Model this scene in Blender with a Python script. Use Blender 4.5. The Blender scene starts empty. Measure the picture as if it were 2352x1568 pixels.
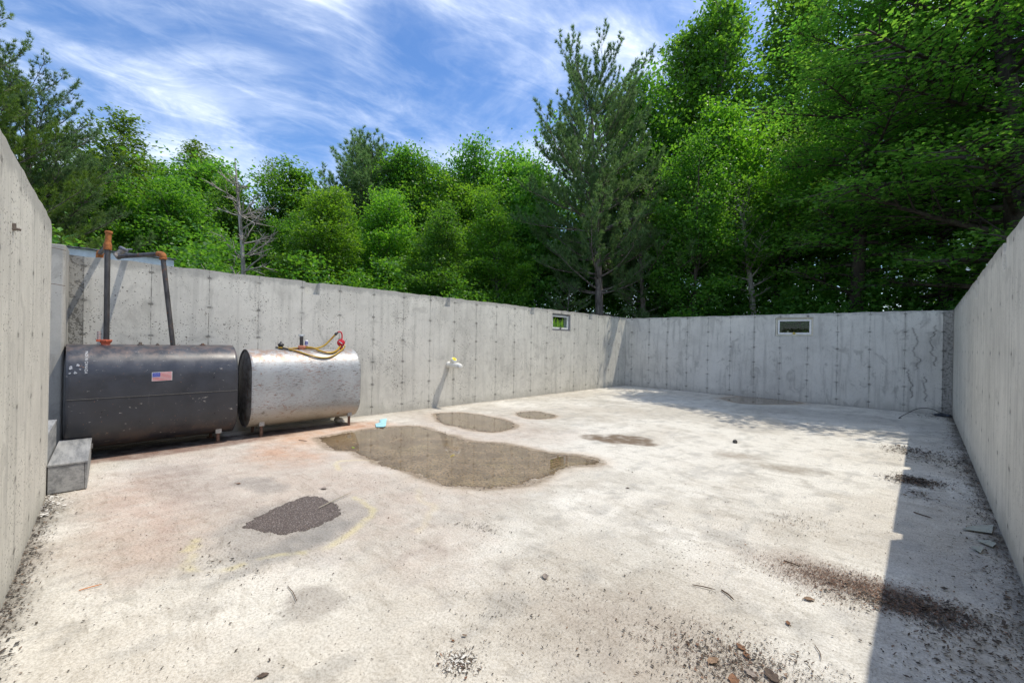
import bpy, bmesh, math, random
import numpy as np
from mathutils import Vector, Matrix

random.seed(7)
RNG = np.random.default_rng(7)
SC = bpy.context.scene
C = SC.collection
R = math.radians

# ------------------------------------------------------------------ camera
EYE = Vector((0, 0, 1.43)); YAW = R(43.7); ROLL = R(1.15)
fw = Vector((-math.sin(YAW), math.cos(YAW), 0)); rt = Vector((math.cos(YAW), math.sin(YAW), 0)); upv = Vector((0, 0, 1))
cr = rt*math.cos(ROLL)+upv*math.sin(ROLL); cu = -rt*math.sin(ROLL)+upv*math.cos(ROLL)
cd = bpy.data.cameras.new('camera'); cam = bpy.data.objects.new('camera', cd); C.objects.link(cam)
cd.lens = 36*991.6/2352; cd.sensor_width = 36; cd.clip_start = 0.05; cd.clip_end = 2000
m = Matrix((cr, cu, -fw)).transposed().to_4x4(); m.translation = EYE
cam.matrix_world = m
SC.camera = cam

# ------------------------------------------------------------------ light
SX, SY = 0.268, 0.375                     # sun offset per metre of height
SD = Vector((SX, SY, 1)).normalized()
SUN_E = math.asin(SD.z); SUN_A = math.atan2(SX, SY)
w = bpy.data.worlds.new('World'); SC.world = w; w.use_nodes = True
nt = w.node_tree; nt.nodes.clear()
def wn(t, **k):
    n = nt.nodes.new(t)
    for a, b in k.items(): setattr(n, a, b)
    return n
sky = wn('ShaderNodeTexSky', sky_type='NISHITA', sun_disc=False, sun_elevation=SUN_E, sun_rotation=SUN_A,
         altitude=100, air_density=1.0, dust_density=0.4, ozone_density=3.0)
hs = wn('ShaderNodeHueSaturation'); hs.inputs['Saturation'].default_value = 1.18; hs.inputs['Hue'].default_value = 0.505; hs.inputs['Value'].default_value = 0.82
geo = wn('ShaderNodeTexCoord')
sep = wn('ShaderNodeSeparateXYZ'); nt.links.new(geo.outputs['Generated'], sep.inputs[0])
def wm(op, a, b=None, c=None):
    n = wn('ShaderNodeMath', operation=op)
    for i, v in enumerate((a, b, c)):
        if v is None: continue
        if isinstance(v, (int, float)): n.inputs[i].default_value = v
        else: nt.links.new(v, n.inputs[i])
    return n.outputs[0]
zz = wm('MAXIMUM', wm('ADD', sep.outputs[2], 0.12), 0.05)
cx = wm('DIVIDE', sep.outputs[0], zz); cy = wm('DIVIDE', sep.outputs[1], zz)
comb = wn('ShaderNodeCombineXYZ'); nt.links.new(cx, comb.inputs[0]); nt.links.new(cy, comb.inputs[1])
def cloud(rot, scale, loc, nscale, detail, rough, dist, lo, hi):
    m0 = wn('ShaderNodeMapping'); m0.inputs['Rotation'].default_value = (0, 0, -rot); nt.links.new(comb.outputs[0], m0.inputs[0])
    mp = wn('ShaderNodeMapping'); mp.inputs['Scale'].default_value = scale; mp.inputs['Location'].default_value = loc
    nt.links.new(m0.outputs[0], mp.inputs[0])
    no = wn('ShaderNodeTexNoise'); no.inputs['Scale'].default_value = nscale; no.inputs['Detail'].default_value = detail
    no.inputs['Roughness'].default_value = rough; no.inputs['Distortion'].default_value = dist
    nt.links.new(mp.outputs[0], no.inputs[0])
    mr = wn('ShaderNodeMapRange', interpolation_type='SMOOTHSTEP'); mr.inputs[1].default_value = lo; mr.inputs[2].default_value = hi
    nt.links.new(no.outputs[0], mr.inputs[0]); return mr.outputs[0]
c1 = cloud(R(86), (0.62, 1.05, 1), (2.3, 0.4, 0), 1.5, 10, 0.60, 0.7, 0.34, 0.72)
c2 = cloud(R(80), (1.0, 2.0, 1), (0.2, 1.4, 0), 3.6, 10, 0.66, 0.9, 0.40, 0.72)
cf = wm('MINIMUM', wm('ADD', wm('MULTIPLY', c1, 0.55), wm('MULTIPLY', wm('MULTIPLY', c2, 0.40), wm('ADD', c1, 0.25))), 0.80)
mx = wn('ShaderNodeMix', data_type='RGBA'); nt.links.new(cf, mx.inputs[0])
nt.links.new(sky.outputs[0], hs.inputs['Color']); nt.links.new(hs.outputs[0], mx.inputs[6])
CLOUD = 5.7
mx.inputs[7].default_value = (CLOUD*0.90, CLOUD*0.97, CLOUD*1.08, 1)
bg = wn('ShaderNodeBackground'); bg.inputs[1].default_value = 0.15
nt.links.new(mx.outputs[2], bg.inputs[0])
wo = wn('ShaderNodeOutputWorld'); nt.links.new(bg.outputs[0], wo.inputs[0])

sl = bpy.data.lights.new('sun', 'SUN'); sl.energy = 2.4; sl.angle = R(0.5); sl.color = (1.0, 0.93, 0.80)
sun = bpy.data.objects.new('sun', sl); C.objects.link(sun)
sun.rotation_euler = (-SD).to_track_quat('-Z', 'Y').to_euler(); sun.location = (4, 5, 30)
SC.view_settings.view_transform = 'Standard'; SC.view_settings.look = 'None'
SC.view_settings.exposure = 0.75; SC.view_settings.gamma = 1
SC.cycles.max_bounces = 8; SC.cycles.diffuse_bounces = 6; SC.cycles.transmission_bounces = 6; SC.cycles.transparent_max_bounces = 8

# ------------------------------------------------------------------ material helper
class Mat:
    def __init__(s, name, rough=0.8, metal=0.0, color=(0.5, 0.5, 0.5)):
        s.m = bpy.data.materials.new(name); s.m.use_nodes = True; s.t = s.m.node_tree
        s.b = s.t.nodes['Principled BSDF']; s.out = s.t.nodes['Material Output']
        s.b.inputs['Roughness'].default_value = rough; s.b.inputs['Metallic'].default_value = metal
        s.b.inputs['Base Color'].default_value = (*color, 1)
        s.tc = s.n('ShaderNodeTexCoord')
    def n(s, t, **k):
        n = s.t.nodes.new(t)
        for a, b in k.items(): setattr(n, a, b)
        return n
    def l(s, a, b): s.t.links.new(a, b)
    def set(s, sock, v):
        if hasattr(v, 'is_output') or isinstance(v, bpy.types.NodeSocket): s.l(v, sock)
        elif isinstance(v, (tuple, list)) and len(v) == 3 and sock.type == 'RGBA': sock.default_value = (*v, 1)
        else: sock.default_value = v
    def math(s, op, a, b=0.0, c=0.0, clamp=False):
        n = s.n('ShaderNodeMath', operation=op, use_clamp=clamp)
        for i, v in enumerate((a, b, c)): s.set(n.inputs[i], v)
        return n.outputs[0]
    def mapping(s, src, scale=(1, 1, 1), loc=(0, 0, 0), rot=(0, 0, 0)):
        n = s.n('ShaderNodeMapping'); s.l(src, n.inputs[0]); n.inputs['Scale'].default_value = scale
        n.inputs['Location'].default_value = loc; n.inputs['Rotation'].default_value = rot; return n.outputs[0]
    def noise(s, scale, detail=4, rough=0.55, vec=None, dist=0.0):
        n = s.n('ShaderNodeTexNoise'); n.inputs['Scale'].default_value = scale; n.inputs['Detail'].default_value = detail
        n.inputs['Roughness'].default_value = rough; n.inputs['Distortion'].default_value = dist
        s.l(vec if vec is not None else s.tc.outputs['Object'], n.inputs[0]); return n.outputs[0]
    def rng(s, v, a, b, c=0.0, d=1.0, smooth=True):
        n = s.n('ShaderNodeMapRange', interpolation_type='SMOOTHSTEP' if smooth else 'LINEAR')
        s.set(n.inputs[0], v)
        for i, x in enumerate((a, b, c, d)): n.inputs[i+1].default_value = x
        return n.outputs[0]
    def mix(s, f, a, b, mode='MIX'):
        n = s.n('ShaderNodeMix', data_type='RGBA', blend_type=mode)
        s.set(n.inputs[0], f); s.set(n.inputs[6], a); s.set(n.inputs[7], b); return n.outputs[2]
    def voro(s, scale, vec=None, feature='F1', rnd=1.0):
        n = s.n('ShaderNodeTexVoronoi', feature=feature); n.inputs['Scale'].default_value = scale
        n.inputs['Randomness'].default_value = rnd
        s.l(vec if vec is not None else s.tc.outputs['Object'], n.inputs[0]); return n
    def bump(s, h, strength=0.5, dist=0.01, normal=None):
        n = s.n('ShaderNodeBump'); n.inputs['Strength'].default_value = strength; n.inputs['Distance'].default_value = dist
        s.l(h, n.inputs['Height'])
        if normal is not None: s.l(normal, n.inputs['Normal'])
        s.l(n.outputs[0], s.b.inputs['Normal']); return n.outputs[0]
    def color(s, c): s.set(s.b.inputs['Base Color'], c)
    def rough(s, c): s.set(s.b.inputs['Roughness'], c)

def simple(name, color, rough=0.6, metal=0.0, var=0.12, scale=30, bump=0.0):
    M = Mat(name, rough, metal)
    f = M.noise(scale, 5, 0.6)
    c = M.mix(M.rng(f, 0.3, 0.7), tuple(x*(1-var) for x in color), tuple(min(1, x*(1+var)) for x in color))
    M.color(c)
    if bump: M.bump(f, bump, 0.003)
    return M.m

# ------------------------------------------------------------------ mesh helpers
def link(o, parent=None):
    C.objects.link(o)
    if parent is not None:
        o.parent = parent
    return o
def tag(o, label=None, cat=None, group=None, kind=None):
    if label: o['label'] = label
    if cat: o['category'] = cat
    if group: o['group'] = group
    if kind: o['kind'] = kind
    return o
def empty(name, loc=(0, 0, 0), rz=0):
    o = bpy.data.objects.new(name, None); C.objects.link(o); o.location = loc; o.rotation_euler[2] = rz
    o.empty_display_size = 0.1; return o
def arr_mesh(name, V, F, mats, matidx=None, smooth=False):
    V = np.asarray(V, np.float32); F = np.asarray(F, np.int32); k = F.shape[1]
    me = bpy.data.meshes.new(name)
    me.vertices.add(len(V)); me.vertices.foreach_set('co', V.ravel())
    me.loops.add(F.size); me.loops.foreach_set('vertex_index', F.ravel())
    me.polygons.add(len(F)); me.polygons.foreach_set('loop_start', np.arange(0, F.size, k, dtype=np.int32))
    me.polygons.foreach_set('loop_total', np.full(len(F), k, np.int32))
    if matidx is not None: me.polygons.foreach_set('material_index', np.asarray(matidx, np.int32))
    me.polygons.foreach_set('use_smooth', np.full(len(F), smooth))
    for m_ in mats: me.materials.append(m_)
    me.update(calc_edges=True); return me

class MB:
    """collects shapes into one mesh object; coordinates are world, minus the parent's location"""
    def __init__(s): s.v = []; s.f = []; s.mi = []; s.sm = []
    def add(s, vs, fs, mi=0, smooth=False):
        o = len(s.v); s.v += [tuple(v) for v in vs]; s.f += [tuple(i+o for i in f) for f in fs]
        s.mi += [mi]*len(fs); s.sm += [smooth]*len(fs); return s
    def box(s, a, b, mi=0, rot=None, piv=None):
        x0, y0, z0 = a; x1, y1, z1 = b
        vs = [Vector(p) for p in ((x0, y0, z0), (x1, y0, z0), (x1, y1, z0), (x0, y1, z0), (x0, y0, z1), (x1, y0, z1), (x1, y1, z1), (x0, y1, z1))]
        if rot is not None:
            p = Vector(piv) if piv else (vs[0]+vs[6])/2
            vs = [rot @ (v-p)+p for v in vs]
        return s.add(vs, [(0, 3, 2, 1), (4, 5, 6, 7), (0, 1, 5, 4), (1, 2, 6, 5), (2, 3, 7, 6), (3, 0, 4, 7)], mi)
    def tube(s, path, rad, n=12, mi=0, caps=True, smooth=True):
        P = [Vector(p) for p in path]
        if isinstance(rad, (int, float)): rad = [rad]*len(P)
        t0 = (P[1]-P[0]).normalized(); a = Vector((0, 0, 1)) if abs(t0.z) < 0.9 else Vector((1, 0, 0))
        u = t0.cross(a).normalized(); vs = []; fs = []
        for i, p in enumerate(P):
            t = (P[min(i+1, len(P)-1)]-P[max(i-1, 0)]).normalized()
            u = (u-t*u.dot(t)).normalized(); v = t.cross(u)
            for k in range(n):
                an = 2*math.pi*k/n; vs.append(p+(u*math.cos(an)+v*math.sin(an))*rad[i])
        for i in range(len(P)-1):
            for k in range(n):
                fs.append((i*n+k, i*n+(k+1) % n, (i+1)*n+(k+1) % n, (i+1)*n+k))
        s.add(vs, fs, mi, smooth)
        if caps:
            o = len(vs); s.add(vs[:n][::-1], [tuple(range(n))], mi); s.add(vs[-n:], [tuple(range(n))], mi)
        return s
    def lathe(s, base, axis, prof, n=20, mi=0, smooth=True):
        """prof: list of (distance along axis, radius)"""
        b = Vector(base); ax = Vector(axis).normalized(); a = Vector((0, 0, 1)) if abs(ax.z) < 0.9 else Vector((1, 0, 0))
        u = ax.cross(a).normalized(); v = ax.cross(u); vs = []; fs = []
        for d, r in prof:
            for k in range(n):
                an = 2*math.pi*k/n; vs.append(b+ax*d+(u*math.cos(an)+v*math.sin(an))*r)
        for i in range(len(prof)-1):
            for k in range(n): fs.append((i*n+k, (i+1)*n+k, (i+1)*n+(k+1) % n, i*n+(k+1) % n))
        s.add(vs, fs, mi, smooth)
        if prof[0][1] > 1e-4: s.add(vs[:n], [tuple(range(n))], mi)
        if prof[-1][1] > 1e-4: s.add(vs[-n:], [tuple(range(n))[::-1]], mi)
        return s
    def build(s, name, mats, parent=None, bevel=0, seg=2, loc=None):
        if not isinstance(mats, (list, tuple)): mats = [mats]
        off = Vector(loc) if loc is not None else (parent_world(parent) if parent else Vector((0, 0, 0)))
        me = bpy.data.meshes.new(name); me.from_pydata([tuple(Vector(v)-off) for v in s.v], [], s.f)
        me.polygons.foreach_set('material_index', s.mi); me.polygons.foreach_set('use_smooth', s.sm)
        for m_ in mats: me.materials.append(m_)
        bm = bmesh.new(); bm.from_mesh(me); bmesh.ops.recalc_face_normals(bm, faces=bm.faces); bm.to_mesh(me); bm.free()
        me.update()
        o = bpy.data.objects.new(name, me)
        link(o, parent)
        if loc is not None and parent is None: o.location = loc
        if bevel:
            b = o.modifiers.new('bevel', 'BEVEL'); b.width = bevel; b.segments = seg; b.limit_method = 'ANGLE'; b.angle_limit = R(35)
        return o
def parent_world(p):
    v = Vector((0, 0, 0))
    while p is not None: v += p.location; p = p.parent
    return v
def smooth_path(pts, n=8):
    P = [Vector(p) for p in pts]; out = []
    for i in range(len(P)-1):
        p0 = P[max(i-1, 0)]; p1 = P[i]; p2 = P[i+1]; p3 = P[min(i+2, len(P)-1)]
        for k in range(n):
            t = k/n
            out.append(0.5*((2*p1)+(-p0+p2)*t+(2*p0-5*p1+4*p2-p3)*t*t+(-p0+3*p1-3*p2+p3)*t**3))
    out.append(P[-1]); return out

# ------------------------------------------------------------------ numpy noise
_tab = RNG.random((256, 256))
def vnoise(x, y, s):
    x = np.asarray(x)*s; y = np.asarray(y)*s
    xi = np.floor(x).astype(int); yi = np.floor(y).astype(int); fx = x-xi; fy = y-yi
    fx = fx*fx*(3-2*fx); fy = fy*fy*(3-2*fy)
    g = lambda a, b: _tab[a % 256, b % 256]
    return (g(xi, yi)*(1-fx)+g(xi+1, yi)*fx)*(1-fy)+(g(xi, yi+1)*(1-fx)+g(xi+1, yi+1)*fx)*fy
def fbm(x, y, s, o=4, g=0.5):
    t = 0; a = 1; n = 0
    for i in range(o):
        t = t+a*vnoise(x+17.3*i, y+9.1*i, s*2**i); n += a; a *= g
    return t/n
def sst(x, a, b):
    t = np.clip((x-a)/(b-a), 0, 1); return t*t*(3-2*t)

# room (metres)
XL, XR, YF = -7.47, 0.46, 13.5
WT = 0.25; WH = 2.34
LA, LB = -0.39, -0.058                    # near-left wall face: y = LA + LB*x
def ly(x): return LA+LB*x

# ------------------------------------------------------------------ concrete wall material
def concrete_wall(name, off, spacing=0.643, base=(0.61, 0.585, 0.52), streak=0.0, cracks=False, strip=None, pits=1.0, stain=0.5, ties=True):
    M = Mat(name, 0.88)
    uv = M.n('ShaderNodeUVMap', uv_map='plan').outputs[0]
    sp = M.n('ShaderNodeSeparateXYZ'); M.l(uv, sp.inputs[0]); U, Vv = sp.outputs[0], sp.outputs[1]
    ob = M.tc.outputs['Object']
    big = M.noise(0.9, 5, 0.6); mid = M.noise(5, 6, 0.65); fine = M.noise(60, 4, 0.7)
    vert = M.noise(3.0, 5, 0.6, M.mapping(uv, (3.2, 0.22, 1)))
    c = M.mix(M.rng(big, 0.3, 0.7), tuple(x*0.86 for x in base), tuple(x*1.10 for x in base))
    c = M.mix(M.math('MULTIPLY', M.rng(mid, 0.35, 0.75), 0.45), c, tuple(x*1.22 for x in base))
    c = M.mix(M.math('MULTIPLY', M.rng(vert, 0.48, 0.70), stain), c, tuple(x*0.62 for x in base))
    c = M.mix(M.math('MULTIPLY', M.rng(fine, 0.35, 0.7), 0.35), c, tuple(x*0.78 for x in base))
    # darker, greener foot of the wall and weathered top edge
    foot = M.math('MULTIPLY', M.rng(M.math('ADD', Vv, M.math('MULTIPLY', mid, 0.35)), 0.42, 0.16), 0.30)
    c = M.mix(foot, c, (0.20, 0.19, 0.15))
    top = M.math('MULTIPLY', M.rng(M.math('ADD', Vv, M.math('MULTIPLY', M.noise(7, 6, 0.7), 0.30)), 2.38, 2.46), 0.45)
    c = M.mix(top, c, (0.19, 0.19, 0.18))
    if streak > 0:
        st = M.noise(4.0, 6, 0.7, M.mapping(uv, (5.5, 0.12, 1), (3, 2, 0)))
        c = M.mix(M.math('MULTIPLY', M.rng(st, 0.5, 0.72), streak), c, tuple(x*0.55 for x in base))
        st2 = M.noise(6.0, 3, 0.5, M.mapping(uv, (9, 0.05, 1), (1, 7, 0)))
        c = M.mix(M.math('MULTIPLY', M.rng(st2, 0.66, 0.70), streak*0.8), c, (0.13, 0.13, 0.12))
    # blotches of darker cement paste
    bl = M.noise(2.2, 7, 0.7, M.mapping(uv, (1.4, 1.0, 1), (5, 3, 0)), 0.8)
    c = M.mix(M.math('MULTIPLY', M.rng(bl, 0.53, 0.64), stain*0.9), c, tuple(x*0.58 for x in base))
    # form joints
    wob = M.math('MULTIPLY', M.math('SUBTRACT', M.noise(3, 3, 0.5), 0.5), 0.02)
    q = M.math('ADD', M.math('DIVIDE', M.math('SUBTRACT', M.math('ADD', U, wob), off), spacing), 0.5)
    fr = M.math('ABSOLUTE', M.math('SUBTRACT', M.math('FRACT', q), 0.5))
    dj = M.math('MULTIPLY', fr, spacing)
    jn = M.noise(2.0, 4, 0.8, M.mapping(uv, (0.4, 3.5, 1)))
    jw = M.rng(jn, 0.35, 0.65, 0.0035, 0.0075)
    joint = M.math('SUBTRACT', 1.0, M.math('DIVIDE', dj, jw), clamp=True)
    joint = M.math('MULTIPLY', M.math('MULTIPLY', joint, 2.0, clamp=True), M.rng(jn, 0.35, 0.62, 0.15, 0.95))
    halo = M.math('MULTIPLY', M.math('MULTIPLY', M.rng(dj, 0.04, 0.0), M.rng(M.noise(7, 5, 0.7, M.mapping(uv, (1, 1, 1), (9, 9, 0))), 0.45, 0.65)), 0.45)
    c = M.mix(halo, c, tuple(x*0.5 for x in base))
    # ties on a 0.42 m ladder
    tie = 0.0
    if ties:
        tv = M.math('MULTIPLY', M.math('SUBTRACT', M.math('FRACT', M.math('ADD', M.math('DIVIDE', M.math('SUBTRACT', Vv, 0.15), 0.42), 0.5)), 0.5), 0.42)
        d2 = M.math('SQRT', M.math('ADD', M.math('POWER', M.math('MULTIPLY', dj, 0.55), 2.0), M.math('POWER', tv, 2.0)))
        d2 = M.math('ADD', d2, M.math('MULTIPLY', M.math('SUBTRACT', M.noise(38, 4, 0.7), 0.5), 0.035))
        tie = M.math('MULTIPLY', M.rng(d2, 0.022, 0.010), M.rng(jn, 0.30, 0.55, 0.35, 1.0))
        c = M.mix(M.math('MULTIPLY', M.rng(d2, 0.05, 0.015), 0.18), c, (0.16, 0.155, 0.14))
    # bug holes
    dens = M.rng(M.noise(1.7, 4, 0.6, M.mapping(ob, (1, 1, 1), (4, 4, 4))), 0.38, 0.62)
    v1 = M.voro(27, M.mapping(uv, (1.0, 1.7, 1))); s1 = M.n('ShaderNodeSeparateColor'); M.l(v1.outputs['Color'], s1.inputs[0])
    lim = M.math('MULTIPLY', M.math('MULTIPLY', M.rng(s1.outputs[0], 0.35, 1.0, 0.0, 0.36, False), pits), M.math('ADD', M.math('MULTIPLY', dens, 0.45), 0.50))
    wv = M.math('ADD', v1.outputs['Distance'], M.math('MULTIPLY', M.math('SUBTRACT', M.noise(90, 2, 0.5), 0.5), 0.22))
    hole = M.math('MULTIPLY', M.math('SUBTRACT', lim, wv), 9.0, clamp=True)
    v2 = M.voro(62, uv); s2 = M.n('ShaderNodeSeparateColor'); M.l(v2.outputs['Color'], s2.inputs[0])
    lim2 = M.math('MULTIPLY', M.rng(s2.outputs[1], 0.55, 1.0, 0.0, 0.42*pits, False), M.math('ADD', M.math('MULTIPLY', dens, 0.5), 0.5))
    hole2 = M.math('MULTIPLY', M.math('SUBTRACT', lim2, v2.outputs['Distance']), 9.0, clamp=True)
    marks = M.math('MAXIMUM', M.math('MAXIMUM', hole, hole2), M.math('MULTIPLY', M.math('MAXIMUM', joint, tie), 0.8))
    if strip is not None:
        a, b = strip
        sm = M.math('MULTIPLY', M.rng(U, a-0.01, a+0.01), M.rng(U, b+0.01, b-0.01))
        c = M.mix(M.math('MULTIPLY', sm, 0.55), c, (0.15, 0.148, 0.14))
        rgh = M.noise(22, 6, 0.75); marks = M.math('ADD', marks, M.math('MULTIPLY', sm, M.rng(rgh, 0.5, 0.58, 0, 0.8)), clamp=True)
    if cracks:
        zc = M.math('MULTIPLY', Vv, 1.0)
        for x0, z0, z1, sd in ((-0.15, 0.95, 1.95, 3.1), (0.14, 1.05, 2.0, 8.7), (0.02, 0.25, 0.85, 5.2), (-0.22, 0.3, 1.0, 12.0)):
            cc = M.n('ShaderNodeCombineXYZ'); M.l(zc, cc.inputs[0]); cc.inputs[1].default_value = sd
            wgl = M.noise(2.3, 6, 0.62, cc.outputs[0])
            dd = M.math('ABSOLUTE', M.math('SUBTRACT', U, M.math('ADD', M.math('MULTIPLY', M.math('SUBTRACT', wgl, 0.5), 0.62), x0)))
            band = M.math('MULTIPLY', M.rng(zc, z0, z0+0.04), M.rng(zc, z1, z1-0.04))
            line = M.math('MULTIPLY', M.math('MULTIPLY', M.rng(dd, 0.016, 0.004), band), M.rng(M.noise(5, 4, 0.7), 0.35, 0.6, 0.25, 1.0))
            c = M.mix(M.math('MULTIPLY', M.math('MULTIPLY', M.rng(dd, 0.04, 0.0), band), 0.35), c, (0.14, 0.135, 0.125))
            c = M.mix(M.math('MULTIPLY', line, 0.65), c, (0.08, 0.075, 0.065))
    c = M.mix(M.math('MULTIPLY', marks, 0.85), c, (0.065, 0.060, 0.05))
    M.color(c)
    h = M.math('SUBTRACT', M.math('ADD', M.math('MULTIPLY', mid, 0.5), M.math('MULTIPLY', fine, 0.25)), M.math('MULTIPLY', marks, 1.3))
    M.bump(h, 0.55, 0.006)
    return M.m

def add_plan_uv(me, axis, off=(0, 0, 0)):
    """u runs along the wall, v is height: formwork pattern is laid out on it"""
    uvl = me.uv_layers.new(name='plan'); co = np.empty(len(me.vertices)*3, np.float32); me.vertices.foreach_get('co', co); co = co.reshape(-1, 3)
    li = np.empty(len(me.loops), np.int32); me.loops.foreach_get('vertex_index', li)
    p = co[li]+np.array(off); nrm = np.empty(len(me.polygons)*3, np.float32); me.polygons.foreach_get('normal', nrm); nrm = nrm.reshape(-1, 3)
    lt = np.empty(len(me.polygons), np.int32); me.polygons.foreach_get('loop_total', lt); n = np.repeat(nrm, lt, 0)
    other = 1-axis
    u = p[:, axis].copy(); along = np.abs(n[:, axis]) > 0.8; u[along] = p[along][:, other]+30.3
    v = p[:, 2].copy(); topf = np.abs(n[:, 2]) > 0.8; v[topf] = p[topf][:, other]+20.0
    uvl.data.foreach_set('uv', np.stack([u, v], 1).astype(np.float32).ravel())

def carve(o, cutters):
    """subtract boxes from a wall and bake the result into its mesh (cutters are deleted)"""
    tmp = []
    for a, b in cutters:
        c = MB().box(a, b).build('cut', [o.data.materials[0]]); tmp.append(c)
        md = o.modifiers.new('b', 'BOOLEAN'); md.object = c; md.operation = 'DIFFERENCE'; md.solver = 'EXACT'
    dg = bpy.context.evaluated_depsgraph_get(); dg.update()
    me = bpy.data.meshes.new_from_object(o.evaluated_get(dg)); me.name = o.name
    o.modifiers.clear(); o.data = me
    for c in tmp: bpy.data.objects.remove(c)
    return o
def finish_wall(o, axis):
    add_plan_uv(o.data, axis)
    b = o.modifiers.new('bevel', 'BEVEL'); b.width = 0.010; b.segments = 2; b.limit_method = 'ANGLE'; b.angle_limit = R(40)

def rough_top(P, amp=0.006):  # outline helper: chipped top line of a wall
    return P

def wall_prism(axis, a0, a1, f0, f1, z0, ztop, mat, step=0.137, amp=0.009):
    """wall box with an uneven top line. axis: 0 runs along x, 1 along y; f0,f1: its two faces"""
    n = max(2, int((a1-a0)/step)); A = np.linspace(a0, a1, n+1)
    mb = MB(); vs = []
    for i, a in enumerate(A):
        jt = 0 if i in (0, n) else random.uniform(-amp, amp)
        za = (ztop(a) if callable(ztop) else ztop)+jt
        for f, z in ((f0(a) if callable(f0) else f0, z0), (f1(a) if callable(f1) else f1, z0), (f1(a) if callable(f1) else f1, za+random.uniform(-0.002, 0.002)), (f0(a) if callable(f0) else f0, za)):
            vs.append((a, f, z) if axis == 0 else (f, a, z))
    fs = []
    for i in range(n):
        for k in range(4): fs.append((i*4+k, i*4+(k+1) % 4, (i+1)*4+(k+1) % 4, (i+1)*4+k))
    fs.append((0, 1, 2, 3)); fs.append(tuple(n*4+k for k in (3, 2, 1, 0)))
    mb.add(vs, fs); return mb

M_long = concrete_wall('concrete_long', 0.188, strip=(0.0, 0.19), pits=1.2, stain=0.5)
M_far = concrete_wall('concrete_far', -6.611, spacing=0.6283, cracks=True, strip=(0.29, 0.5), stain=0.75, pits=0.8, base=(0.61, 0.59, 0.53))
M_right = concrete_wall('concrete_right', 4.813, spacing=0.70, streak=0.55, pits=0.8, base=(0.64, 0.615, 0.545))
M_left = concrete_wall('concrete_left', -5.05, spacing=0.62, streak=0.35, pits=1.1, base=(0.62, 0.595, 0.53))
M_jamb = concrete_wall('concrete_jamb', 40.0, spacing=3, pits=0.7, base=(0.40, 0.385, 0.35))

# long wall with beam pockets and a window opening
Z0 = -0.25
lw = wall_prism(1, -0.62, 13.75, XL-WT, XL, Z0, lambda a: 2.372-0.0040*max(a, 0), M_long).build('concrete_wall', M_long)
W1 = (9.42, 10.28, 1.765, 2.24)
cuts = [((XL-0.11, y0, 2.155), (XL+0.1, y0+0.235, 2.6)) for y0 in (2.81, 5.61, 8.41, 11.18)]
cuts.append(((XL-WT-0.1, W1[0], W1[2]), (XL+0.1, W1[1], W1[3])))
carve(lw, cuts); finish_wall(lw, 1)
tag(lw, 'long grey concrete foundation wall behind the two oil tanks, with four beam pockets in its top and a small window', 'wall')
# far wall
fwl = wall_prism(0, XL+0.002, XR-0.002, YF, YF+WT, Z0, lambda a: 2.30+0.002*(a+7), M_far).build('concrete_wall', M_far)
W2 = (-2.955, -2.098, 1.727, 2.212)
carve(fwl, [((W2[0], YF-0.1, W2[2]), (W2[1], YF+WT+0.1, W2[3]))]); finish_wall(fwl, 0)
tag(fwl, 'shaded far concrete wall with the wide white-framed window and dark wavy cracks near its right end', 'wall')
# right wall
rw = wall_prism(1, -3.0, 13.752, XR, XR+WT, Z0, lambda a: 2.325+0.001*a, M_right).build('concrete_wall', M_right)
carve(rw, [((XR-0.1, y0, 2.10), (XR+0.13, y0+0.20, 2.6)) for y0 in (2.36, 5.20, 7.83, 10.7)]); finish_wall(rw, 1)
tag(rw, 'streaky concrete wall along the right edge, casting its shadow on the slab', 'wall')
# near-left wall with a chipped end
def lt(a):
    t = 2.385+0.012*(-a-3.2)
    if a < -5.45: t -= (-a-5.45)**1.4*0.55
    return t
lf = wall_prism(0, -5.635, 0.458, lambda a: ly(a)-WT, ly, Z0, lt, M_left, 0.12, 0.008).build('concrete_wall', M_left)
finish_wall(lf, 0)
tag(lf, 'near concrete wall at the left edge of the photo, pale, pitted and chipped at its end beside the step', 'wall')
# corner return beyond the doorway
mb = MB()
jx = -6.95
pl = [(jx, ly(jx)-WT), (jx, ly(jx)), (jx-0.03, ly(jx)+0.018), (XL+0.002, ly(XL)+0.02), (XL+0.002, ly(XL)-WT)]
n = len(pl)
mb.add([(x, y, Z0) for x, y in pl]+[(x, y, 2.40+0.006*i) for i, (x, y) in enumerate(pl)],
       [tuple(range(n)), tuple(range(2*n-1, n-1, -1))]+[(i, (i+1) % n, n+(i+1) % n, n+i) for i in range(n)])
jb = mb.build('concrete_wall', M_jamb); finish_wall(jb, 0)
tag(jb, 'narrow concrete return between the doorway and the long wall, left of the black tank', 'wall')

# small bits on the left wall: snapped form ties and nails
M_rust = simple('rust_steel', (0.15, 0.12, 0.10), 0.8, 0.2, 0.3, 60, 0.3)
for (x, z, l_, lab) in ((-3.55, 1.99, 0.05, 'rusty form tie stub sticking out of the near left wall'),
                        (-5.60, 2.18, 0.10, 'thin wire tie at the upper end of the near left wall'),
                        (-5.62, 1.86, 0.10, 'thin wire tie lower on the end of the near left wall')):
    mbt = MB()
    if l_ < 0.08:
        mbt.tube([(x, ly(x)-0.02, z), (x-0.005, ly(x)+l_*0.6, z-0.01)], 0.007, 8); mbt.box((x-0.025, ly(x)-0.004, z-0.015), (x+0.025, ly(x)+0.012, z+0.018))
    else:
        mbt.tube([(x, ly(x)-0.02, z), (x-0.04, ly(x)+0.02, z+0.004), (x-0.06, ly(x)+0.09, z-0.006)], 0.003, 6)
    o = mbt.build('form_tie', M_rust); tag(o, lab, 'wire tie')

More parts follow.
